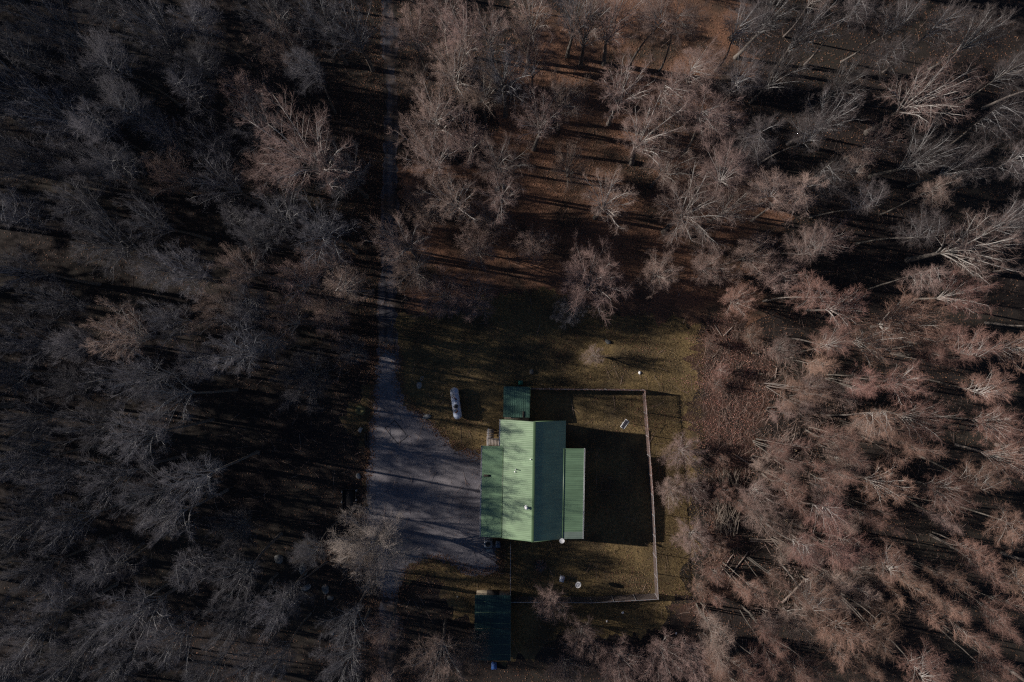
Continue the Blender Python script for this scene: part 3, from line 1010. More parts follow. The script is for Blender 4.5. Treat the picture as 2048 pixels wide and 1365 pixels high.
# junction flashings where the wings meet the main roof
for sx in (-1, 1):
    b = MB()
    b.obox((sx * JU, -1.7, JZ + .012), (.06, 0, -sx * .012), (0, 5.5, 0), (0, 0, .012))
    b.obj('flashing', M['rooftrim'], HOUSE)
# white gutters on the eaves
for (u, v0, v1, z) in ((-6.40, -7.26, 3.95, ER), (6.29, -7.30, 3.82, ER), (-4.21, 3.97, 7.22, RZ - SL * 4.15)):
    b = MB()
    b.box(u - .065, u + .065, v0, v1, z - .12, z - .11)
    b.box(u - .065, u - .05, v0, v1, z - .11, z + .02)
    b.box(u + .05, u + .065, v0, v1, z - .11, z + .02)
    b.box(u - .05, u + .05, v0, v0 + .015, z - .11, z + .02)
    b.box(u - .05, u + .05, v1 - .015, v1, z - .11, z + .02)
    b.obj('gutter', M['white'], HOUSE)
# rake boards on the gables
for v in (-7.29, 7.25):
    for sx in (-1, 1):
        b = MB()
        uu = 4.0 if v > 0 else JU
        c = (sx * uu / 2, v, RZ - SL * uu / 2 - .10)
        b.obox(c, (uu / 2, 0, -sx * SL * uu / 2), (0, .022, 0), (0, 0, .085))
        b.obj('rake_board', M['rooftrim'], HOUSE)
# walls
b = MB()
for v in (-6.95, 6.35):
    b.add([(-3.6, v, 0), (3.6, v, 0), (3.6, v, 5.0), (0, v, 6.40), (-3.6, v, 5.0)], [(0, 1, 2, 3, 4) if v < 0 else (4, 3, 2, 1, 0)])
b.add([(-3.6, -6.95, 0), (-3.6, 6.35, 0), (-3.6, 6.35, 5.0), (-3.6, -6.95, 5.0)], [(3, 2, 1, 0)])
b.add([(3.6, -6.95, 0), (3.6, 6.35, 0), (3.6, 6.35, 5.0), (3.6, -6.95, 5.0)], [(0, 1, 2, 3)])
b.obj('wall', M['siding'], HOUSE)
for sx in (-1, 1):
    b = MB()
    x0, x1 = sx * 3.62, sx * 6.0
    b.box(min(x0, x1), max(x0, x1), -6.9, 3.05, 0, 4.66)
    b.obj('wall', M['siding'], HOUSE)
# garage doors, doors and windows
for v in (-4.6, -.6):
    b = MB()
    for k in range(4):
        b.box(-6.06, -6.003, v - 1.4, v + 1.4, .05 + k * .6, .62 + k * .6)
    b.obj('garage_door', M['white'], HOUSE)
b = MB()
b.box(-3.66, -3.603, 4.6, 5.5, 1.0, 3.0)
d = b.obj('door', M['white'], HOUSE)
b = MB()
b.rod((-3.72, 4.72, 1.95), (-3.66, 4.72, 1.95), .03, 6)
b.obj('handle', M['galv'], d)
for (ax, u, v, z) in (('x', 6.0, -4.5, 1.5), ('x', 6.0, -1.5, 1.5), ('x', 6.0, 1.8, 1.5), ('y', -1.8, -6.95, 1.5), ('y', 1.8, -6.95, 1.5), ('y', 0, -6.95, 4.0),
                      ('y', 2.4, 6.35, 3.4)):
    f, g = MB(), MB()
    if ax == 'x':
        for (a0, a1, c0, c1) in ((-.6, .6, 0, .08), (-.6, .6, 1.12, 1.2), (-.6, -.52, .08, 1.12), (.52, .6, .08, 1.12), (-.03, .03, .08, 1.12)):
            f.box(u + .003, u + .06, v + a0, v + a1, z + c0, z + c1)
        g.box(u + .003, u + .03, v - .52, v + .52, z + .08, z + 1.12)
    else:
        sg = -1 if v < 0 else 1
        for (a0, a1, c0, c1) in ((-.6, .6, 0, .08), (-.6, .6, 1.12, 1.2), (-.6, -.52, .08, 1.12), (.52, .6, .08, 1.12), (-.03, .03, .08, 1.12)):
            f.box(u + a0, u + a1, min(v + sg * .003, v + sg * .06), max(v + sg * .003, v + sg * .06), z + c0, z + c1)
        g.box(u - .52, u + .52, min(v + sg * .003, v + sg * .03), max(v + sg * .003, v + sg * .03), z + .08, z + 1.12)
    w = f.obj('window', M['white'], HOUSE)
    g.obj('pane', M['glass'], w)


def roofz(u):
    u = abs(u)
    return RZ - SL * u if u < JU else JZ - (u - JU) * (JZ - ER) / (6.3 - JU)


# vents on the west slope
def hloc(px, py, h):
    x, y = P(px, py, h)
    d = Matrix.Rotation(.0167, 2) @ Vector((x - HX, y - HY))
    return d.x, d.y


for (px, py, r, hh, m) in ((1053, 1014, .15, .42, 'white'), (1032, 940, .05, .42, 'galv'), (1061, 918, .05, .16, 'white'), (1030, 945, .05, .16, 'white')):
    u, v = hloc(px, py, 6.0)
    z = roofz(u)
    b = MB()
    b.lathe([(r * 1.9, -.06), (r * 1.9, .03), (r, .06), (r, hh), (r * 1.25, hh), (r * 1.25, hh + .05), (.001, hh + .09)], (u, v, z), 14)
    b.obj('vent_pipe', M[m], HOUSE, True)
# brown patch plates
u, v = hloc(974, 952, 4.9)
b = MB()
b.obox((u, v, roofz(u) + .035), (.42, 0, .048), (0, .14, 0), (0, 0, .012))
b.obj('roof_patch', M['brownp'], HOUSE)
# north lean-to
LN = ((-3.83, -.52), (7.02, 11.12))
ribbed(11.14, 2.30, 7.28, 2.72, -3.83, -.50, axis='v', step=.23, hgt=.012).obj('lean_to_roof', M['extroof'], HOUSE)
b = MB()
b.box(-3.7, -.62, 6.40, 10.9, 0, 2.26)
b.obj('lean_to_wall', M['siding'], HOUSE)
b = MB()
b.box(-.49, -.43, 7.28, 11.14, 2.24, 2.42)
b.obj('rake_board', M['rooftrim'], HOUSE)
u, v = hloc(1047, 829, 2.6)
b = MB()
b.obox((u, v, 2.30 + (11.14 - v) / 3.86 * .42 + .045), (.13, 0, 0), (0, .38, -.04), (0, 0, .012))
b.obj('roof_patch', M['brownp'], HOUSE)

# landing and stair by the north-west corner
x0, y0 = P(973, 877, 1.0)
x1, y1 = P(999, 892, 1.0)
D = thing('wooden_landing', 'small grey plank landing with white handrail at the house corner', 'porch', ((x0 + x1) / 2, (y0 + y1) / 2, 0), -.0167)
wx, wy = (x1 - x0) / 2, (y0 - y1) / 2
n = 9
for i in range(n):
    b = MB()
    a = -wx + 2 * wx * i / n
    b.box(a + .008, a + 2 * wx / n - .008, -wy, wy, .96, 1.0)
    b.obj('plank', M['wood'], D)
for (a, c) in ((-wx + .05, -wy + .05), (wx - .05, -wy + .05), (-wx + .05, wy - .05), (wx - .05, wy - .05)):
    b = MB()
    b.box(a - .045, a + .045, c - .045, c + .045, 0, .958)
    b.obj('post', M['wood'], D)
for k in range(4):
    b = MB()
    b.box(-wx + .0, wx - .75, wy + .02 + k * .27, wy + .27 + k * .27, .76 - k * .2, .80 - k * .2)
    b.obj('step', M['wood'], D)
b = MB()
hx = -wx + .22
b.obox((hx, wy + .5, 1.42), (.04, 0, 0), (0, .78, -.30), (0, 0, .03))
b.box(hx - .04, hx + .04, -wy + .05, wy - .2, 1.66, 1.72)
b.obj('handrail', M['white'], D)
for (yy, zb, zt) in ((-wy + .08, 1.0, 1.66), (wy - .05, 1.0, 1.62), (wy + 1.15, 0, 1.1)):
    b = MB()
    b.box(hx - .03, hx + .03, yy - .03, yy + .03, zb, zt)
    b.obj('rail_post', M['white'], D)


# ------------------------------------------------------------------ satellite dishes
def dish(name, label, loc, r, aim, tilt, pole, arm=True, bracket=None):
    t = thing(name, label, 'satellite dish', loc, aim)
    b = MB()
    prof = [(.001, 0), (r * .35, r * .02), (r * .7, r * .09), (r, r * .2), (r * 1.0, r * .23), (r * .97, r * .22), (r * .7, r * .12), (r * .35, r * .05), (.001, r * .03)]
    b.lathe(prof, (0, 0, 0), 22)
    me = b.mesh('reflector', M['tank2'], True)
    o = link('reflector', me, t)
    o.rotation_euler = (tilt, 0, 0)
    o.location = (0, 0, pole)
    o.scale = (1, 1.12, 1)
    d = Matrix.Rotation(tilt, 3, 'X') @ Vector((0, 0, 1))
    b = MB()
    b.rod((0, .04, 0 if bracket is None else pole - .35), (0, .04, pole - .02), .03, 8)
    if bracket:
        b.rod((0, .04, pole - .33), bracket, .025, 6)
    b.obj('mast', M['galv'], t)
    b = MB()
    tip = Vector((0, 0, pole)) + d * r * .95
    low_ = Vector((0, 0, pole)) + Matrix.Rotation(tilt, 3, 'X') @ Vector((0, -r * .9, .02))
    b.rod(low_, tip, .014, 6)
    b.obj('feed_arm', M['galv'], t)
    b = MB()
    b.rod(tip - d * .02, tip + d * .08, .035, 8)
    b.obj('feed_horn', M['galv'], t)
    return t


x, y = P(1124, 1083, 5.5)
dish('satellite_dish', "small white satellite dish on the house wall below the roof's lower right corner", (x, y, 0), .32, math.radians(188), math.radians(52), 5.5,
     bracket=(0, -.75, 4.9))
x, y = P(1157, 1171, 2.2)
dish('satellite_dish', 'white oval satellite dish on a pole beside the white box in the yard', (x, y, 0), .40, math.radians(213), math.radians(58), 2.2)

# ------------------------------------------------------------------ solar panel on a pole
x, y = P(1250, 849, 2.4)
T = thing('solar_panel', 'white framed solar panel on a pole in the fenced yard', 'solar panel', (x, y, 0), math.radians(-36))
RT = Matrix.Rotation(math.radians(24), 3, 'Y')
def tb(o):
    o.rotation_euler = (0, math.radians(24), 0)
    o.location = (0, 0, 2.3)
    return o
b = MB()
for (a0, a1, c0, c1) in ((-.34, .34, -.60, -.54), (-.34, .34, .54, .60), (-.34, -.28, -.54, .54), (.28, .34, -.54, .54)):
    b.box(a0, a1, c0, c1, -.02, .03)
tb(b.obj('frame', M['white'], T))
for i in range(3):
    for j in range(6):
        b = MB()
        b.box(-.275 + i * .184, -.275 + i * .184 + .178, -.535 + j * .179, -.535 + j * .179 + .173, -.01, .012)
        tb(b.obj('solar_cell', M['cell'], T))
b = MB()
b.box(-.28, .28, -.54, .54, -.018, -.011)
tb(b.obj('backing', M['white'], T))
b = MB()
b.rod((0, 0, 0), (0, 0, 2.28), .035, 8)
b.obj('pole', M['galv'], T)

# white box in the yard
x, y = P(1124, 1159, .7)
T = thing('utility_box', 'upright white box with a spotted lid casting a short shadow on the lawn', 'utility box', (x, y, 0), math.radians(-14))
b = MB()
b.box(-.26, .26, -.32, .32, 0, .68)
b.obj('cabinet', M['white'], T)
b = MB()
b.box(-.29, .29, -.35, .35, .683, .74)
b.obj('lid', M['tank'], T)
b = MB()
for (a, c) in ((-.1, .12), (.08, -.05), (.12, .2)):
    b.box(a - .03, a + .03, c - .03, c + .03, .74, .775)
b.obj('fitting', M['rust'], T)

# ------------------------------------------------------------------ propane tank
xa, ya = P(908.5, 782, .75)
xb, yb = P(915.5, 832, .75)
ax = Vector((xb - xa, yb - ya, 0))
T = thing('propane_tank', 'long white propane tank lying on legs in the lawn beside the driveway', 'propane tank', ((xa + xb) / 2, (ya + yb) / 2, 0), math.atan2(ax.y, ax.x))
Lh, R = ax.length / 2, .54
prof = []
for i in range(9):
    a = math.pi / 2 * i / 8
    prof.append((-Lh - R * .8 * math.cos(a), R * math.sin(a) + .0005))
for i in range(9):
    a = math.pi / 2 * i / 8
    prof.append((Lh + R * .8 * math.sin(a), R * math.cos(a) + .0005))
b = MB()
vs, fs, sd = [], [], 28
for (xx, rr) in prof:
    for i in range(sd):
        a = 2 * math.pi * i / sd
        vs.append((xx, rr * math.cos(a), .80 + rr * math.sin(a)))
for k in range(len(prof) - 1):
    for i in range(sd):
        j = (i + 1) % sd
        fs.append((k * sd + i, k * sd + j, (k + 1) * sd + j, (k + 1) * sd + i))
b.add(vs, fs)
b.obj('tank_shell', M['tank'], T, True)
b = MB()
b.lathe([(.27, -.12), (.27, .16), (.22, .24), (.1, .27), (.001, .28)], (.35, 0, 1.34), 18)
b.obj('valve_dome', M['dark'], T, True)
for (xx, yy, sx, sy) in ((-.55, .12, .16, .12), (-.75, -.05, .1, .09), (.95, .06, .20, .12), (1.12, -.1, .1, .14), (-.2, .1, .07, .08)):
    b = MB()
    vs = []
    for i in range(12):
        a = 2 * math.pi * i / 12
        q = 1 + .25 * math.sin(3 * a + xx * 5)
        px_, py_ = xx + sx * q * math.cos(a), yy + sy * q * math.sin(a)
        vs.append((px_, py_, .80 + math.sqrt(max(.01, (R + .004) ** 2 - py_ ** 2))))
    vs.append((xx, yy, .80 + math.sqrt((R + .005) ** 2 - yy ** 2)))
    b.add(vs, [(i, (i + 1) % 12, 12) for i in range(12)])
    b.obj('rust_patch', M['rust'], T)
for xx in (-Lh * .7, Lh * .7):
    b = MB()
    b.box(xx - .12, xx + .12, -.38, .38, 0, .36)
    b.obj('leg', M['concrete'], T)

# ------------------------------------------------------------------ fence round the yard
FZ = 2.1
F = thing('yard_fence', 'tall wire mesh fence with posts, top rail and dead vines enclosing the yard', 'fence', (0, 0, 0))
FP = [(1061, 776), (1284, 779), (1291, 870), (1300, 985), (1310, 1187), (1180, 1194), (1021, 1193), (1021, 1084)]
FW = [np.array(P(*q)) for q in FP]
posts = []
wire = MB()
vine = MB()
rgf = np.random.default_rng(4)
for i in range(len(FW) - 1):
    a, c = FW[i], FW[i + 1]
    L = np.linalg.norm(c - a)
    t = (c - a) / L
    n = max(1, round(L / 2.6))
    for k in range(n):
        posts.append(tuple(a + (c - a) * k / n))
    if i == len(FW) - 2:
        posts.append(tuple(c))
    b = MB()
    b.rod((*a, FZ), (*c, FZ), .035, 6)
    b.obj('top_rail', M['galv'], F)
    # wire mesh: diagonals both ways
    step = .085
    hh = FZ - .1
    m = int(L / step)
    s0 = np.arange(m) * step
    for sg in (1, -1):
        e0, e1 = s0.copy(), s0 + sg * hh
        z0, z1 = np.full(m, .05), np.full(m, .05 + hh)
        # clip to the bay
        if sg > 0:
            over = np.clip(e1 - L, 0, None)
            e1 -= over
            z1 -= over
            left = np.arange(1, int(hh / step)) * step
            e0 = np.concatenate([e0, np.zeros(len(left))])
            z0 = np.concatenate([z0, .05 + left])
            d = np.minimum(hh - left, L)
            e1 = np.concatenate([e1, d])
            z1 = np.concatenate([z1, .05 + left + d])
        else:
            under = np.clip(-e1, 0, None)
            e1 += under
            z1 -= under
            left = np.arange(1, int(hh / step)) * step
            e0 = np.concatenate([e0, np.full(len(left), L)])
            z0 = np.concatenate([z0, .05 + left])
            d = np.minimum(hh - left, L)
            e1 = np.concatenate([e1, L - d])
            z1 = np.concatenate([z1, .05 + left + d])
        p = np.stack([np.stack([a[0] + t[0] * e0, a[1] + t[1] * e0, z0], 1), np.stack([a[0] + t[0] * e1, a[1] + t[1] * e1, z1], 1)], 1)
        wire.tubes(p, np.full((len(p), 2), .0065), 3, False)
    # dead vines: thick on the top and right runs, thin elsewhere
    dens = [70, 150, 130, 30, 16, 12, 6, 4][i]
    k = int(L * dens)
    s = rgf.random(k) * L
    topw = rgf.random(k) < .55
    z = np.where(topw, rgf.normal(FZ - .02, .10, k), rgf.uniform(.1, FZ, k))
    base = np.stack([a[0] + t[0] * s, a[1] + t[1] * s, np.clip(z, .05, FZ + .25)], 1)
    dv = unit(rgf.normal(size=(k, 3)) * np.array([1, 1, .8]) + np.array([t[0], t[1], 0]) * rgf.normal(0, 1.2, (k, 1)))
    ln = rgf.uniform(.15, .55, (k, 1))
    mid = base + dv * ln * .5 + rgf.normal(size=(k, 3)) * .04
    wd = np.array([-t[1], t[0], 0])
    mid -= wd * (np.sum((mid - base) * wd, 1, keepdims=True) * .55)
    tipp = mid + unit(dv + rgf.normal(size=(k, 3)) * .5) * ln * .5
    tipp -= wd * (np.sum((tipp - base) * wd, 1, keepdims=True) * .55)
    vine.tubes(np.stack([base, mid, tipp], 1), np.stack([np.full(k, .011), np.full(k, .008), np.full(k, .003)], 1), 3, True)
pm = MB()
pm.rod((0, 0, 0), (0, 0, FZ + .05), .045, 8)
pme = pm.mesh('post', M['galv'])
for p in posts:
    o = link('post', pme, F)
    o.location = (p[0], p[1], 0)
tag(wire.obj('wire_mesh', M['wire'], F), kind='stuff')
tag(vine.obj('dead_vine', M['vine'], F), kind='stuff')

# ------------------------------------------------------------------ south shed
x0, y0 = P(949, 1191, 2.4)
x1, y1 = P(1021, 1322, 2.2)
T = thing('shed', 'low shed with a dark teal ribbed metal roof at the bottom of the yard', 'shed', ((x0 + x1) / 2, (y0 + y1) / 2, 0), -.01)
wx, wy = (x1 - x0) / 2, (y0 - y1) / 2
ribbed(wy, 2.38, 0.02, 2.52, -wx, wx, axis='v', step=.3, hgt=.012).obj('roof_slope', M['teal'], T)
ribbed(-.02, 2.52, -wy, 2.12, -wx, wx, axis='v', step=.3, hgt=.012).obj('roof_slope', M['teal'], T)
b = MB()
b.box(-wx + .15, wx - .15, -wy + .15, wy - .2, 0, 2.07)
b.obj('wall', M['siding'], T)
b = MB()
b.box(-.8, .8, wy - .198, wy - .15, .05, 2.0)
b.obj('door', M['darkwood'], T)
for yy in np.linspace(-wy + .8, wy - .8, 6):
    b = MB()
    zz = (2.52 - yy / wy * .14) if yy > 0 else (2.52 + yy / wy * .40)
    b.box(-wx, wx, yy - .02, yy + .02, zz + .013, zz + .017)
    b.obj('screw_line', M['rooftrim'], T)
b = MB()
b.box(wx, wx + .035, -wy, wy, 2.02, 2.20)
b.obj('rake_board', M['roofgrey'], T)


# ------------------------------------------------------------------ rocks, stump, small yard things
def rock_mesh(seed, sx, sy, sz):
    rg = np.random.default_rng(seed)
    b = MB()
    n, m = 12, 6
    vs, fs = [], []
    ph = rg.uniform(0, 6, 6)
    for k in range(m + 1):
        e = math.pi / 2 * k / m * 1.0
        for i in range(n):
            a = 2 * math.pi * i / n
            q = 1 + .14 * math.sin(2 * a + ph[0]) + .09 * math.sin(3 * a + ph[1] + k) + rg.normal(0, .045)
            vs.append((sx * q * math.cos(a) * math.cos(e) ** .7, sy * q * math.sin(a) * math.cos(e) ** .7, sz * math.sin(e) ** .8 * (1 + rg.normal(0, .04)) - .03))
    for k in range(m):
        for i in range(n):
            j = (i + 1) % n
            fs.append((k * n + i, k * n + j, (k + 1) * n + j, (k + 1) * n + i))
    b.add(vs, fs)
    return b


ROCKS = [
    (838, 771, .42, .42, .35, 0, 'round pale boulder between the driveway and the propane tank'),
    (853, 834, .62, .30, .32, 10, 'long pale boulder at the lawn corner of the driveway'),
    (716, 953, .33, .33, .28, 0, 'round pale boulder in leaves left of the gravel pad'),
    (1216, 684, .42, .28, .30, -45, 'grey boulder in the upper lawn above the sapling'),
    (1063, 744, .26, .40, .42, 10, 'dark upright boulder on the lawn above the lean-to'),
    (1280, 746, .2, .2, .2, 0, 'small white stone in the upper lawn right of the sapling'),
    (557, 1119, .62, .55, .5, 20, 'large grey boulder in the dark woods, leftmost of the scattered ones'),
    (606, 1140, .62, .75, .6, 0, 'largest grey boulder in the dark woods left of the spreading tree'),
    (612, 1176, .6, .4, .4, 25, 'pale wedge boulder below the largest one in the dark woods'),
    (650, 1180, .5, .6, .35, 0, 'mossy boulder right of the wedge boulder in the dark woods'),
    (660, 1197, .4, .35, .3, 0, 'low grey boulder below the mossy boulder'),
    (664, 1268, .25, .3, .25, 0, 'small pale stone left of the road near the bottom'),
    (956, 1186, .25, .18, .16, 0, 'small pale stone by the upper left corner of the shed, left of a pair'),
    (962, 1188, .22, .14, .16, 0, 'small pale stone by the upper left corner of the shed, right of a pair'),
    (1214, 1244, .13, .13, .14, 0, 'tiny white stone in the grass below the yard fence, left of two'),
    (1246, 1227, .16, .16, .16, 0, 'tiny white stone in the grass below the yard fence, right of two'),
    (1353, 1268, .13, .13, .14, 0, 'tiny white stone at the lower edge of the felled strip'),
    (915, 1195, .13, .13, .14, 0, 'tiny pale stone on the grass left of the shed'),
    (803, 1258, .26, .16, .15, 0, 'small grey stone beside the road right of its lower end'),
]
for i, (px, py, sx, sy, sz, rot, lab) in enumerate(ROCKS):
    x, y = P(px, py, .2)
    pale = 'white' in lab or 'pale' in lab
    o = rock_mesh(50 + i, sx, sy, sz).obj('boulder' if sx > .3 else 'stone', M['palerock'] if 'pale' in lab else M['white'] if 'white' in lab else M['rock'], None, True)
    o.location = (x, y, 0)
    o.rotation_euler = (0, 0, math.radians(rot))
    tag(o, lab, 'rock', 'rocks lying on the ground')

# big mossy stump beside the drive
x, y = P(720, 821, .3)
T = thing('tree_stump', 'wide mossy tree stump with hollow middle at the driveway edge', 'stump', (x, y, 0))
b = MB()
rgs = np.random.default_rng(2)
prof = [(.72, -.02), (.6, .15), (.54, .42), (.48, .46), (.40, .45), (.3, .40), (.15, .28), (.001, .26)]
b.lathe(prof, (0, 0, 0), 18)
vv = np.concatenate(b.v)
vv[:, :2] *= 1 + rgs.normal(0, .05, (len(vv), 1))
b.v = [vv]
b.obj('stump_body', M['moss'], T, True)
# pale block and timbers
x, y = P(720, 860, .3)
T = thing('stone_block', 'pale squared stone block left of the gravel pad', 'block', (x, y, 0), math.radians(-28))
b = MB()
b.add([(-.24, -.33, 0), (.24, -.33, 0), (.24, .33, 0), (-.24, .33, 0), (-.2, -.28, .4), (.2, -.3, .42), (.19, .29, .38), (-.16, .26, .41)],
      [(3, 2, 1, 0), (4, 5, 6, 7), (0, 1, 5, 4), (1, 2, 6, 5), (2, 3, 7, 6), (3, 0, 4, 7)])
b.obj('block_body', M['concrete'], T)
for k, (px, lab) in enumerate(((730.5, 'dark timber lying along the gravel pad, outer of a pair'), (736, 'dark timber lying along the gravel pad, inner of a pair'))):
    x, y = P(px, 881, .2)
    b = MB()
    b.box(-.10, .10, -.95, .95, 0, .22)
    for (a, c) in ((-.11, -.97), (-.11, .9)):
        b.box(a, a + .22, c, c + .07, .03, .19)
    o = b.obj('timber', M['darkwood'])
    o.location = (x, y, 0)
    o.rotation_euler = (0, 0, math.radians(1.5 + k))
    tag(o, lab, 'timber', 'timbers by the gravel pad')

# timber-edged bed left of the pad
x, y = P(698, 1002, .3)
T = thing('garden_bed', 'dark rectangular timber garden bed in leaves left of the gravel pad', 'garden bed', (x, y, 0), -.02)
for (a0, a1, c0, c1) in ((-.9, .9, 1.42, 1.52), (-.9, .9, -1.52, -1.42), (-.9, -.8, -1.42, 1.42), (.8, .9, -1.42, 1.42)):
    b = MB()
    b.box(a0, a1, c0, c1, 0, .38)
    b.obj('edging_board', M['darkwood'], T)
b = MB()
b.box(-.8, .8, -1.42, 1.42, .02, .2)
b.obj('soil', M['soil'], T)
for (a, c) in ((-.95, 1.1), (-.95, -.2), (.9, 1.35), (.9, .1)):
    b = MB()
    b.add([(a - .1, c - .14, 0), (a + .1, c - .14, 0), (a + .1, c + .14, 0), (a - .1, c + .14, 0), (a - .07, c - .1, .42), (a + .07, c - .1, .42), (a + .07, c + .1, .42), (a - .07, c + .1, .42)],
          [(3, 2, 1, 0), (4, 5, 6, 7), (0, 1, 5, 4), (1, 2, 6, 5), (2, 3, 7, 6), (3, 0, 4, 7)])
    b.obj('corner_stone', M['concrete'], T)

# hoop beside the round boulder
x, y = P(844, 757, .3)
T = thing('wire_hoop', 'small wire plant hoop standing above the round pale boulder', 'plant hoop', (x, y, 0), math.radians(70))
for zz in (.25, .5):
    b = MB()
    for i in range(14):
        a, c = 2 * math.pi * i / 14, 2 * math.pi * (i + 1) / 14
        b.rod((.26 * math.cos(a), .14 * math.sin(a), zz), (.26 * math.cos(c), .14 * math.sin(c), zz), .018, 5)
    b.obj('ring', M['galv'], T)
for i in range(3):
    a = 2 * math.pi * i / 3
    b = MB()
    b.rod((.26 * math.cos(a), .14 * math.sin(a), 0), (.26 * math.cos(a), .14 * math.sin(a), .5), .014, 5)
    b.obj('leg', M['galv'], T)


def bin_thing(name, label, cat, px, py, sx, sy, h, m, lidm, rz=0):
    x, y = P(px, py, h)
    t = thing(name, label, cat, (x, y, 0), rz)
    b = MB()
    k = .86
    b.add([(-sx * k, -sy * k, 0), (sx * k, -sy * k, 0), (sx * k, sy * k, 0), (-sx * k, sy * k, 0), (-sx, -sy, h - .05), (sx, -sy, h - .05), (sx, sy, h - .05), (-sx, sy, h - .05)],
          [(3, 2, 1, 0), (4, 5, 6, 7), (0, 1, 5, 4), (1, 2, 6, 5), (2, 3, 7, 6), (3, 0, 4, 7)])
    b.obj('bin_body', m, t)
    b = MB()
    b.box(-sx * 1.05, sx * 1.05, -sy * 1.05, sy * 1.05, h - .048, h - .01)
    b.box(-sx * .6, sx * .6, -sy * .6, sy * .6, h - .01, h + .02)
    b.obj('lid', lidm, t)
    b = MB()
    b.rod((-sx * .8, sy * 1.1, h - .06), (sx * .8, sy * 1.1, h - .06), .018, 6)
    b.obj('handle', lidm, t)
    return t


bin_thing('storage_box', 'teal green plastic box standing on the lawn against the lean-to', 'box', 1041, 766, .28, .24, .6, M['tealbox'], M['tealbox'], .05)
bin_thing('storage_tub', 'blue plastic tub on the ground just below the shed', 'tub', 988, 1333, .33, .40, .6, M['blue'], M['blue'])
bin_thing('trash_bin', 'blue grey wheeled trash bin against the lower house wall', 'bin', 996, 1090, .28, .36, 1.05, M['bluegrey'], M['bluegrey'])
T = thing('heat_pump', 'grey boxy heat pump unit beside the trash bin at the house corner', 'heat pump', (*P(976, 1089, .9), 0), -.0167)
b = MB()
b.box(-.5, .5, -.45, .45, .08, .88)
b.obj('casing', M['galv'], T)
b = MB()
b.lathe([(.36, 0), (.36, .03), (.31, .03), (.31, .005), (.12, .005), (.12, .035), (.001, .035)], (0, 0, .885), 20)
b.obj('fan_grille', M['dark'], T)
b = MB()
b.box(-.56, .56, -.52, .52, 0, .08)
b.obj('pad', M['concrete'], T)
T = thing('step_block', 'pale concrete step lying below the heat pump', 'step', (*P(979, 1101, .2), 0), .02)
b = MB()
b.box(-.42, .42, -.25, .25, 0, .16)
b.box(-.40, .40, -.10, .23, .16, .26)
b.obj('slab_body', M['concrete'], T)

# round shrub in the lower yard
x, y = P(1081, 1133, .5)
T = thing('shrub', 'round clipped bare shrub with pale stems in the lower yard', 'shrub', (x, y, 0))
rgs = np.random.default_rng(9)
st = MB()
k = 260
d = unit(np.stack([rgs.normal(0, 1, k), rgs.normal(0, 1, k), np.abs(rgs.normal(.9, .6, k))], 1))
base = np.stack([rgs.normal(0, .2, k), rgs.normal(0, .2, k), np.full(k, -.02)], 1)
mid = base + d * rgs.uniform(.3, .6, (k, 1))
tip = mid + unit(d + rgs.normal(size=(k, 3)) * .5) * rgs.uniform(.2, .5, (k, 1))
st.tubes(np.stack([base, mid, tip], 1), np.stack([np.full(k, .016), np.full(k, .012), np.full(k, .004)], 1), 3, True)
tag(st.obj('stem', M['bark'], T), kind='stuff')
lf = MB()
k = 420
d = unit(np.stack([rgs.normal(0, 1, k), rgs.normal(0, 1, k), np.abs(rgs.normal(.7, .6, k))], 1)) * rgs.uniform(.45, .98, (k, 1)) * np.array([.95, .95, .85])
u = unit(rgs.normal(size=(k, 3)))
w = unit(np.cross(u, rgs.normal(size=(k, 3))))
s = rgs.uniform(.03, .07, (k, 1))
q = np.stack([d - u * s, d + w * s * .6, d + u * s, d - w * s * .6], 1).reshape(-1, 3)
lf.add(q, np.arange(4 * k).reshape(k, 4))
tag(lf.obj('leaf', M['leafred'], T), kind='stuff')

# ------------------------------------------------------------------ felled strip: logs, stumps, brush
LOGS = [((1565, 1207), (1650, 1120), .16, 'long fallen trunk with reddish bark slanting across the lower felled strip'),
        ((1440, 1150), (1467, 1110), .09, 'short thin log at the lower left of the felled strip, upper of two'),
        ((1459, 1156), (1497, 1104), .10, 'short thin log at the lower left of the felled strip, lower of two'),
        ((1500, 1079), (1552, 1080), .08, 'straight pale pole lying level across the felled strip, upper of two'),
        ((1500, 1083), (1558, 1085), .06, 'straight pale pole lying level across the felled strip, lower of two'),
        ((1504, 941), (1560, 944), .06, 'thin pale pole lying level beside the brush heap top'),
        ((1470, 910), (1522, 942), .07, 'thin slanting pole at the top of the brush heap'),
        ((1560, 935), (1600, 965), .06, 'thin slanting pole right of the brush heap'),
        ((1516, 1008), (1530, 1040), .05, 'thin upright pole right of the brush heap'),
        ((1624, 996), (1672, 999), .12, 'pale log lying level among the many-stemmed trees'),
        ((1504, 707), (1520, 707), .11, 'short bright log at the upper right of the felled strip'),
        ((1517, 747), (1525, 748), .13, 'short bright log end at the right rim of the felled strip'),
        ((1551, 757), (1555, 736), .08, 'pale upright log at the right rim of the felled strip'),
        ((1430, 650), (1444, 672), .07, 'thin grey log at the top of the felled strip'),
        ((1448, 672), (1466, 654), .09, 'reddish crossed log at the top of the felled strip'),
        ((1425, 716), (1432, 710), .06, 'bent pale branch in the upper felled strip'),
        ((1590, 870), (1625, 905), .10, 'grey fallen trunk in the dark hollow right of the felled strip'),
        ((1545, 905), (1575, 880), .10, 'dark fallen trunk slanting at the right of the felled strip')]
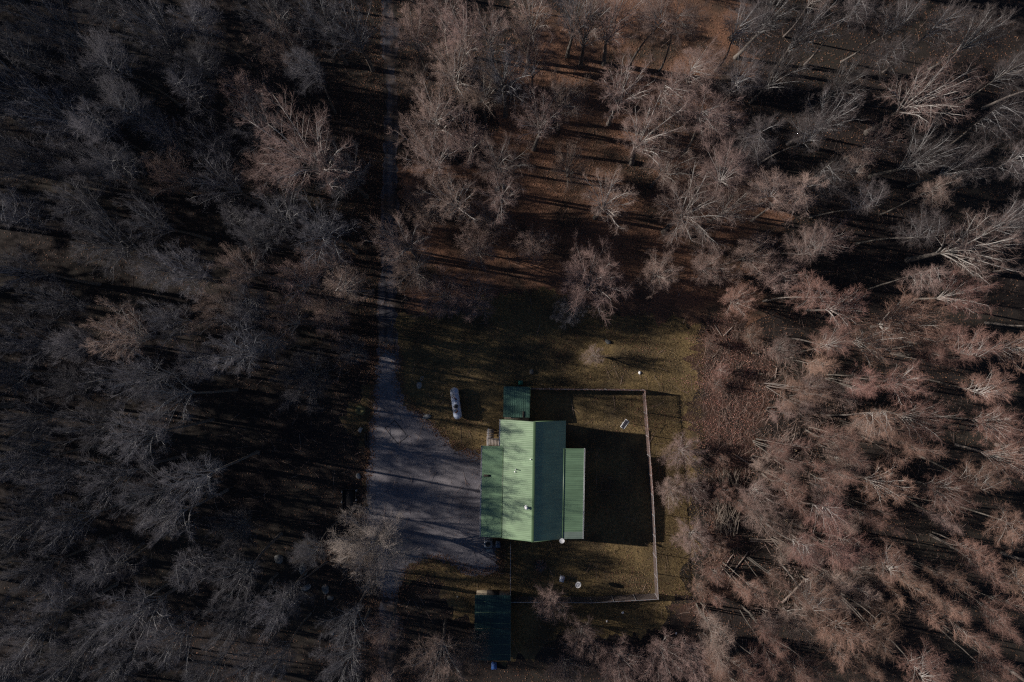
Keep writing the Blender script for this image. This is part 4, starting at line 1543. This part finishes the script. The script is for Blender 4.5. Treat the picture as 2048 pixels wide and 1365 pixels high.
for (a, c, r, lab) in LOGS:
    pa, pc = V(*a, .25), V(*c, .25)
    L = (pc - pa).length
    t = thing('fallen_log', lab, 'log', (pa + pc) / 2 * 1.0, math.atan2(pc.y - pa.y, pc.x - pa.x), 'logs in the felled strip')
    t.location.z = r * .8
    rgl = np.random.default_rng(int(a[0] + a[1]))
    pts = np.stack([np.linspace(-L / 2, L / 2, 6), rgl.normal(0, L * .008, 6), np.abs(rgl.normal(0, .03, 6))], 1)
    b = MB()
    b.tubes(pts[None], (r * np.linspace(1, .7, 6))[None], 8, False)
    b.obj('log_body', M['log'], t, True)
    for e, rr in ((0, r), (5, r * .7)):
        q = pts[e]
        b = MB()
        sx = -.004 if e == 0 else .004
        vs = [(q[0] + sx, q[1] + rr * .97 * math.cos(2 * math.pi * i / 8), q[2] + rr * .97 * math.sin(2 * math.pi * i / 8)) for i in range(8)]
        b.add(vs + [(q[0] + sx, q[1], q[2])], [(i, (i + 1) % 8, 8) for i in range(8)])
        b.obj('cut_face', M['cut'], t)
STUMPS = [(1573, 1041, .17, 'pale cut stump in the middle of the felled strip'), (1640, 1049, .16, 'pale cut stump right of the felled strip by pale stems'),
          (1602, 1051, .12, 'smallest cut stump between two pale stumps'), (1592, 901, .17, 'pale stump above the brush heap, right of it'),
          (1655, 1066, .1, 'tiny pale stump below the right pale stump')]
for (px, py, r, lab) in STUMPS:
    t = thing('cut_stump', lab, 'stump', (*P(px, py, .25), 0), 0, 'cut stumps in the felled strip')
    b = MB()
    b.lathe([(r * 1.35, -.02), (r * 1.1, .08), (r, .25)], (0, 0, 0), 10)
    b.obj('stump_body', M['log'], t, True)
    b = MB()
    b.lathe([(r * 1.0, 0), (.001, .01)], (0, 0, .252), 10)
    b.obj('cut_face', M['cut'], t)


def sticks(n, poly, seed, ln, rr, zmax=.25, az=None, spread=3.14):
    rg = np.random.default_rng(seed)
    pa = np.array(poly)
    lo, hi = pa.min(0), pa.max(0)
    out = []
    while len(out) < n:
        q = rg.uniform(lo, hi, (n, 2))
        q = q[inside(poly, q[:, 0], q[:, 1])]
        out += list(q)
    q = np.array(out[:n])
    a = rg.uniform(-spread, spread, n) + (az or 0)
    L = rg.uniform(*ln, n)
    e = rg.normal(0, .15, n)
    d = np.stack([np.cos(a), np.sin(a), e], 1)
    z = rg.uniform(.01, zmax, n)
    p0 = np.concatenate([q, z[:, None]], 1)
    p1 = p0 + d * L[:, None] * .5 + rg.normal(size=(n, 3)) * .05 * L[:, None]
    p2 = p1 + unit(d + rg.normal(size=(n, 3)) * .25) * L[:, None] * .5
    for p in (p0, p1, p2):
        p[:, 2] = np.maximum(p[:, 2], .02)
    r = rg.uniform(*rr, n)
    b = MB()
    b.tubes(np.stack([p0, p1, p2], 1), np.stack([r, r * .8, r * .35], 1), 4, True)
    return b


tag(sticks(1500, CLEAR, 31, (.3, 2.4), (.006, .018), .30).obj('brush_litter', M['stick']), kind='stuff')
def tufts(q, seed, k, hgt, r, mt, nm):
    rg = np.random.default_rng(seed)
    n = len(q)
    b0 = np.repeat(np.concatenate([q, np.zeros((n, 1))], 1), k, 0)
    sc = np.repeat(rg.uniform(.5, 1.3, n), k)[:, None]
    d = unit(np.stack([rg.normal(0, .75, n * k), rg.normal(0, .75, n * k), rg.uniform(.3, 1.2, n * k)], 1))
    m = b0 + d * hgt * .55 * sc
    t = m + unit(d + rg.normal(size=d.shape) * .45) * hgt * .5 * sc
    t[:, 2] = np.maximum(t[:, 2], .02)
    b = MB()
    b.tubes(np.stack([b0, m, t], 1), np.tile(np.array([[r, r * .8, r * .3]]), (n * k, 1)), 3, True)
    return tag(b.obj(nm, mt), kind='stuff')


HEAP = [P(*q) for q in [(1440, 960), (1470, 955), (1478, 1030), (1468, 1072), (1432, 1070), (1430, 1010)]]
T = thing('brush_heap', 'heap of grey cut branches stacked at the edge of the felled strip', 'brush heap', (0, 0, 0))
tag(sticks(330, HEAP, 33, (1.2, 3.4), (.018, .05), 1.1, math.pi / 2, .55).obj('branch', M['log'], T), kind='stuff')
HEAP2 = [P(*q) for q in [(1540, 890), (1575, 870), (1580, 900), (1550, 925)]]
T = thing('brush_heap', 'dark brush heap in the hollow beside the felled strip', 'brush heap', (0, 0, 0))
tag(sticks(160, HEAP2, 34, (1.2, 3.2), (.015, .04), .8, .8, .5).obj('branch', M['log'], T), kind='stuff')
ALLW = [(-60, -42), (60, -42), (60, 42), (-60, 42)]
tag(sticks(1800, SAPZONE, 36, (.4, 2.4), (.010, .03), .4).obj('cut_brush', M['stick']), kind='stuff')
tag(sticks(3500, ALLW, 35, (.5, 3.0), (.008, .022), .12).obj('fallen_branches', M['stick']), kind='stuff')


# ------------------------------------------------------------------ leaf litter and grass
def scatter_pts(n, keep, seed, box=(-66, 66, -45, 45)):
    rg = np.random.default_rng(seed)
    q = np.stack([rg.uniform(box[0], box[1], n), rg.uniform(box[2], box[3], n)], 1)
    return q[keep(q, rg)]


HOUSEPOLY = [P(*q) for q in [(965, 775), (1165, 775), (1165, 1078), (963, 1078)]]


def leaf_mesh(q, seed, s0, s1):
    rg = np.random.default_rng(seed)
    n = len(q)
    c = np.concatenate([q, rg.uniform(.02, .07, (n, 1))], 1)
    a = rg.uniform(0, 6.283, n)
    u = np.stack([np.cos(a), np.sin(a), rg.normal(0, .35, n)], 1)
    w = np.stack([-np.sin(a), np.cos(a), rg.normal(0, .45, n)], 1)
    s = rg.uniform(s0, s1, (n, 1))
    v = np.stack([c - u * s, c + w * s * .65, c + u * s, c - w * s * .65], 1).reshape(-1, 3)
    v[:, 2] = np.maximum(v[:, 2], .016)
    b = MB()
    b.add(v, np.arange(4 * n).reshape(n, 4))
    return b


def keep_leaf(q, rg):
    inl = inside(LAWN, q[:, 0], q[:, 1])
    ind = inside(DRIVE, q[:, 0], q[:, 1])
    inr = inside(LANE, q[:, 0], q[:, 1]) | inside(LANE2, q[:, 0], q[:, 1])
    inc = inside(CLEAR, q[:, 0], q[:, 1])
    rich = np.exp(-(((q[:, 0] - 9) / 20) ** 2 + ((q[:, 1] - 24) / 17) ** 2)) + .55 * np.exp(-((q[:, 0] + 17.5) / 6) ** 2)
    patch = .5 + .5 * np.sin(q[:, 0] * .35 + 2 * np.sin(q[:, 1] * .27)) * np.sin(q[:, 1] * .4 + np.sin(q[:, 0] * .3))
    wood = np.clip((.14 + .20 * patch) * np.where(q[:, 0] < -20, .6, 1) + rich + .03 * (q[:, 0] > 27), 0, 1)
    drift = np.sin(q[:, 0] * .5 + 1.5 * np.sin(q[:, 1] * .8)) + np.sin(q[:, 1] * .6 + 1.2) + rg.normal(0, .3, len(q))
    p = np.where(ind, .02, np.where(inr, .13, np.where(inl, np.where(drift > 1.0, .42, .07), np.where(inc, .15, wood))))
    return (rg.random(len(q)) < p) & ~inside(HOUSEPOLY, q[:, 0], q[:, 1])


def near_drive(q, d):
    r = np.zeros(len(q), bool)
    for ox, oy in ((d, 0), (-d, 0), (0, d), (0, -d)):
        r |= inside(DRIVE, q[:, 0] + ox, q[:, 1] + oy) != inside(DRIVE, q[:, 0], q[:, 1])
    return r


def keep_edge(q, rg):
    w = q + rg.normal(0, .35, q.shape)
    return near_drive(w, .45) & (rg.random(len(q)) < .8) & ~inside(HOUSEPOLY, q[:, 0], q[:, 1])


tag(leaf_mesh(scatter_pts(260000, keep_edge, 61, (-21, 0, -46, 46)), 62, .05, .09).obj('verge_leaf_litter', M['leaf']), kind='stuff')


def keep_stone(q, rg):
    return inside(DRIVE, q[:, 0], q[:, 1])


q = scatter_pts(60000, keep_stone, 63, (-21, 0, -46, 46))
rg = np.random.default_rng(64)
n = len(q)
sz = rg.uniform(.015, .05, (n, 1))
c = np.concatenate([q, np.full((n, 1), .012)], 1)
ang = rg.uniform(0, 6.28, n)
ux = np.stack([np.cos(ang), np.sin(ang), np.zeros(n)], 1) * sz
uy = np.stack([-np.sin(ang), np.cos(ang), np.zeros(n)], 1) * sz * .7
up = np.array([0, 0, .7]) * sz
v = np.stack([c - ux - uy, c + ux - uy, c + ux + uy, c - ux + uy, c + up], 1).reshape(-1, 3)
i0 = np.arange(n)[:, None] * 5
f = np.concatenate([i0 + np.array([[a, (a + 1) % 4, 4]]) for a in range(4)])
b = MB()
b.add(v, f)
tag(b.obj('gravel_stones', M['pebble']), kind='stuff')
tag(leaf_mesh(scatter_pts(420000, keep_leaf, 41), 42, .045, .09).obj('leaf_litter', M['leaf']), kind='stuff')
def keep_red(q, rg):
    w = q + np.stack([1.6 * np.sin(q[:, 1] * .9) + 1.1 * np.sin(q[:, 1] * 2.3 + 1), 1.5 * np.sin(q[:, 0] * 1.1)], 1) + rg.normal(0, 1.0, q.shape)
    p = .5 + .5 * np.sin(q[:, 0] * 1.3 + 2 * np.sin(q[:, 1] * .6)) * np.sin(q[:, 1] * 1.1 + np.sin(q[:, 0] * .8))
    return inside(CLEAR, w[:, 0], w[:, 1]) & (rg.random(len(q)) < (.15 + .6 * p) * np.where(q[:, 1] < -14, .45, 1))


q = scatter_pts(110000, keep_red, 43, (20, 44, -40, 6))
tag(leaf_mesh(q, 44, .035, .085).obj('red_leaf_litter', M['leafred']), kind='stuff')


def keep_grass(q, rg):
    inl = inside(LAWN, q[:, 0], q[:, 1])
    ind = inside(DRIVE, q[:, 0], q[:, 1])
    patch = np.sin(q[:, 0] * .9 + 1.3 * np.sin(q[:, 1] * .7)) * np.cos(q[:, 1] * .8 + np.sin(q[:, 0] * .55)) + rg.normal(0, .5, len(q))
    return inl & ~ind & ~inside(HOUSEPOLY, q[:, 0], q[:, 1]) & (patch > -.75)


q = scatter_pts(210000, keep_grass, 45, (-37, 26, -44, 8))
rg = np.random.default_rng(46)
n = len(q)
bl = []
for k in range(2):
    a = rg.uniform(0, 6.283, n)
    wv = np.stack([np.cos(a), np.sin(a), np.zeros(n)], 1) * rg.uniform(.012, .03, (n, 1))
    c = np.concatenate([q + rg.normal(0, .03, (n, 2)), np.full((n, 1), .004)], 1)
    t = c + np.stack([rg.normal(0, .05, n), rg.normal(0, .05, n), rg.uniform(.05, .15, n)], 1)
    bl.append(np.stack([c - wv, c + wv, t], 1))
v = np.concatenate(bl).reshape(-1, 3)
b = MB()
b.add(v, np.arange(len(v)).reshape(-1, 3))
tag(b.obj('grass', M['grass']), kind='stuff')


def keep_bramble(q, rg):
    w = q + rg.normal(0, 1.4, q.shape)
    inc = inside(CLEAR, w[:, 0], w[:, 1])
    clump = np.sin(q[:, 0] * .8 + np.sin(q[:, 1] * 1.1)) + np.sin(q[:, 1] * .9 + 1.7) + rg.normal(0, .5, len(q))
    sap = inside(SAPZONE, q[:, 0], q[:, 1]) & (rg.random(len(q)) < .8)
    far_ = (q[:, 0] > 30) | (q[:, 0] < -24) | (q[:, 1] > 8)
    ok = ~inside(LAWN, q[:, 0], q[:, 1]) & ~inside(DRIVE, q[:, 0], q[:, 1])
    return sap | (inc & (clump > .5) & (q[:, 0] > 24.5)) | (ok & far_ & (clump > .9) & (rg.random(len(q)) < np.where(q[:, 0] > 30, .7, .3)))


tufts(scatter_pts(17000, keep_bramble, 51), 52, 7, .55, .007, M['stick'], 'brambles')
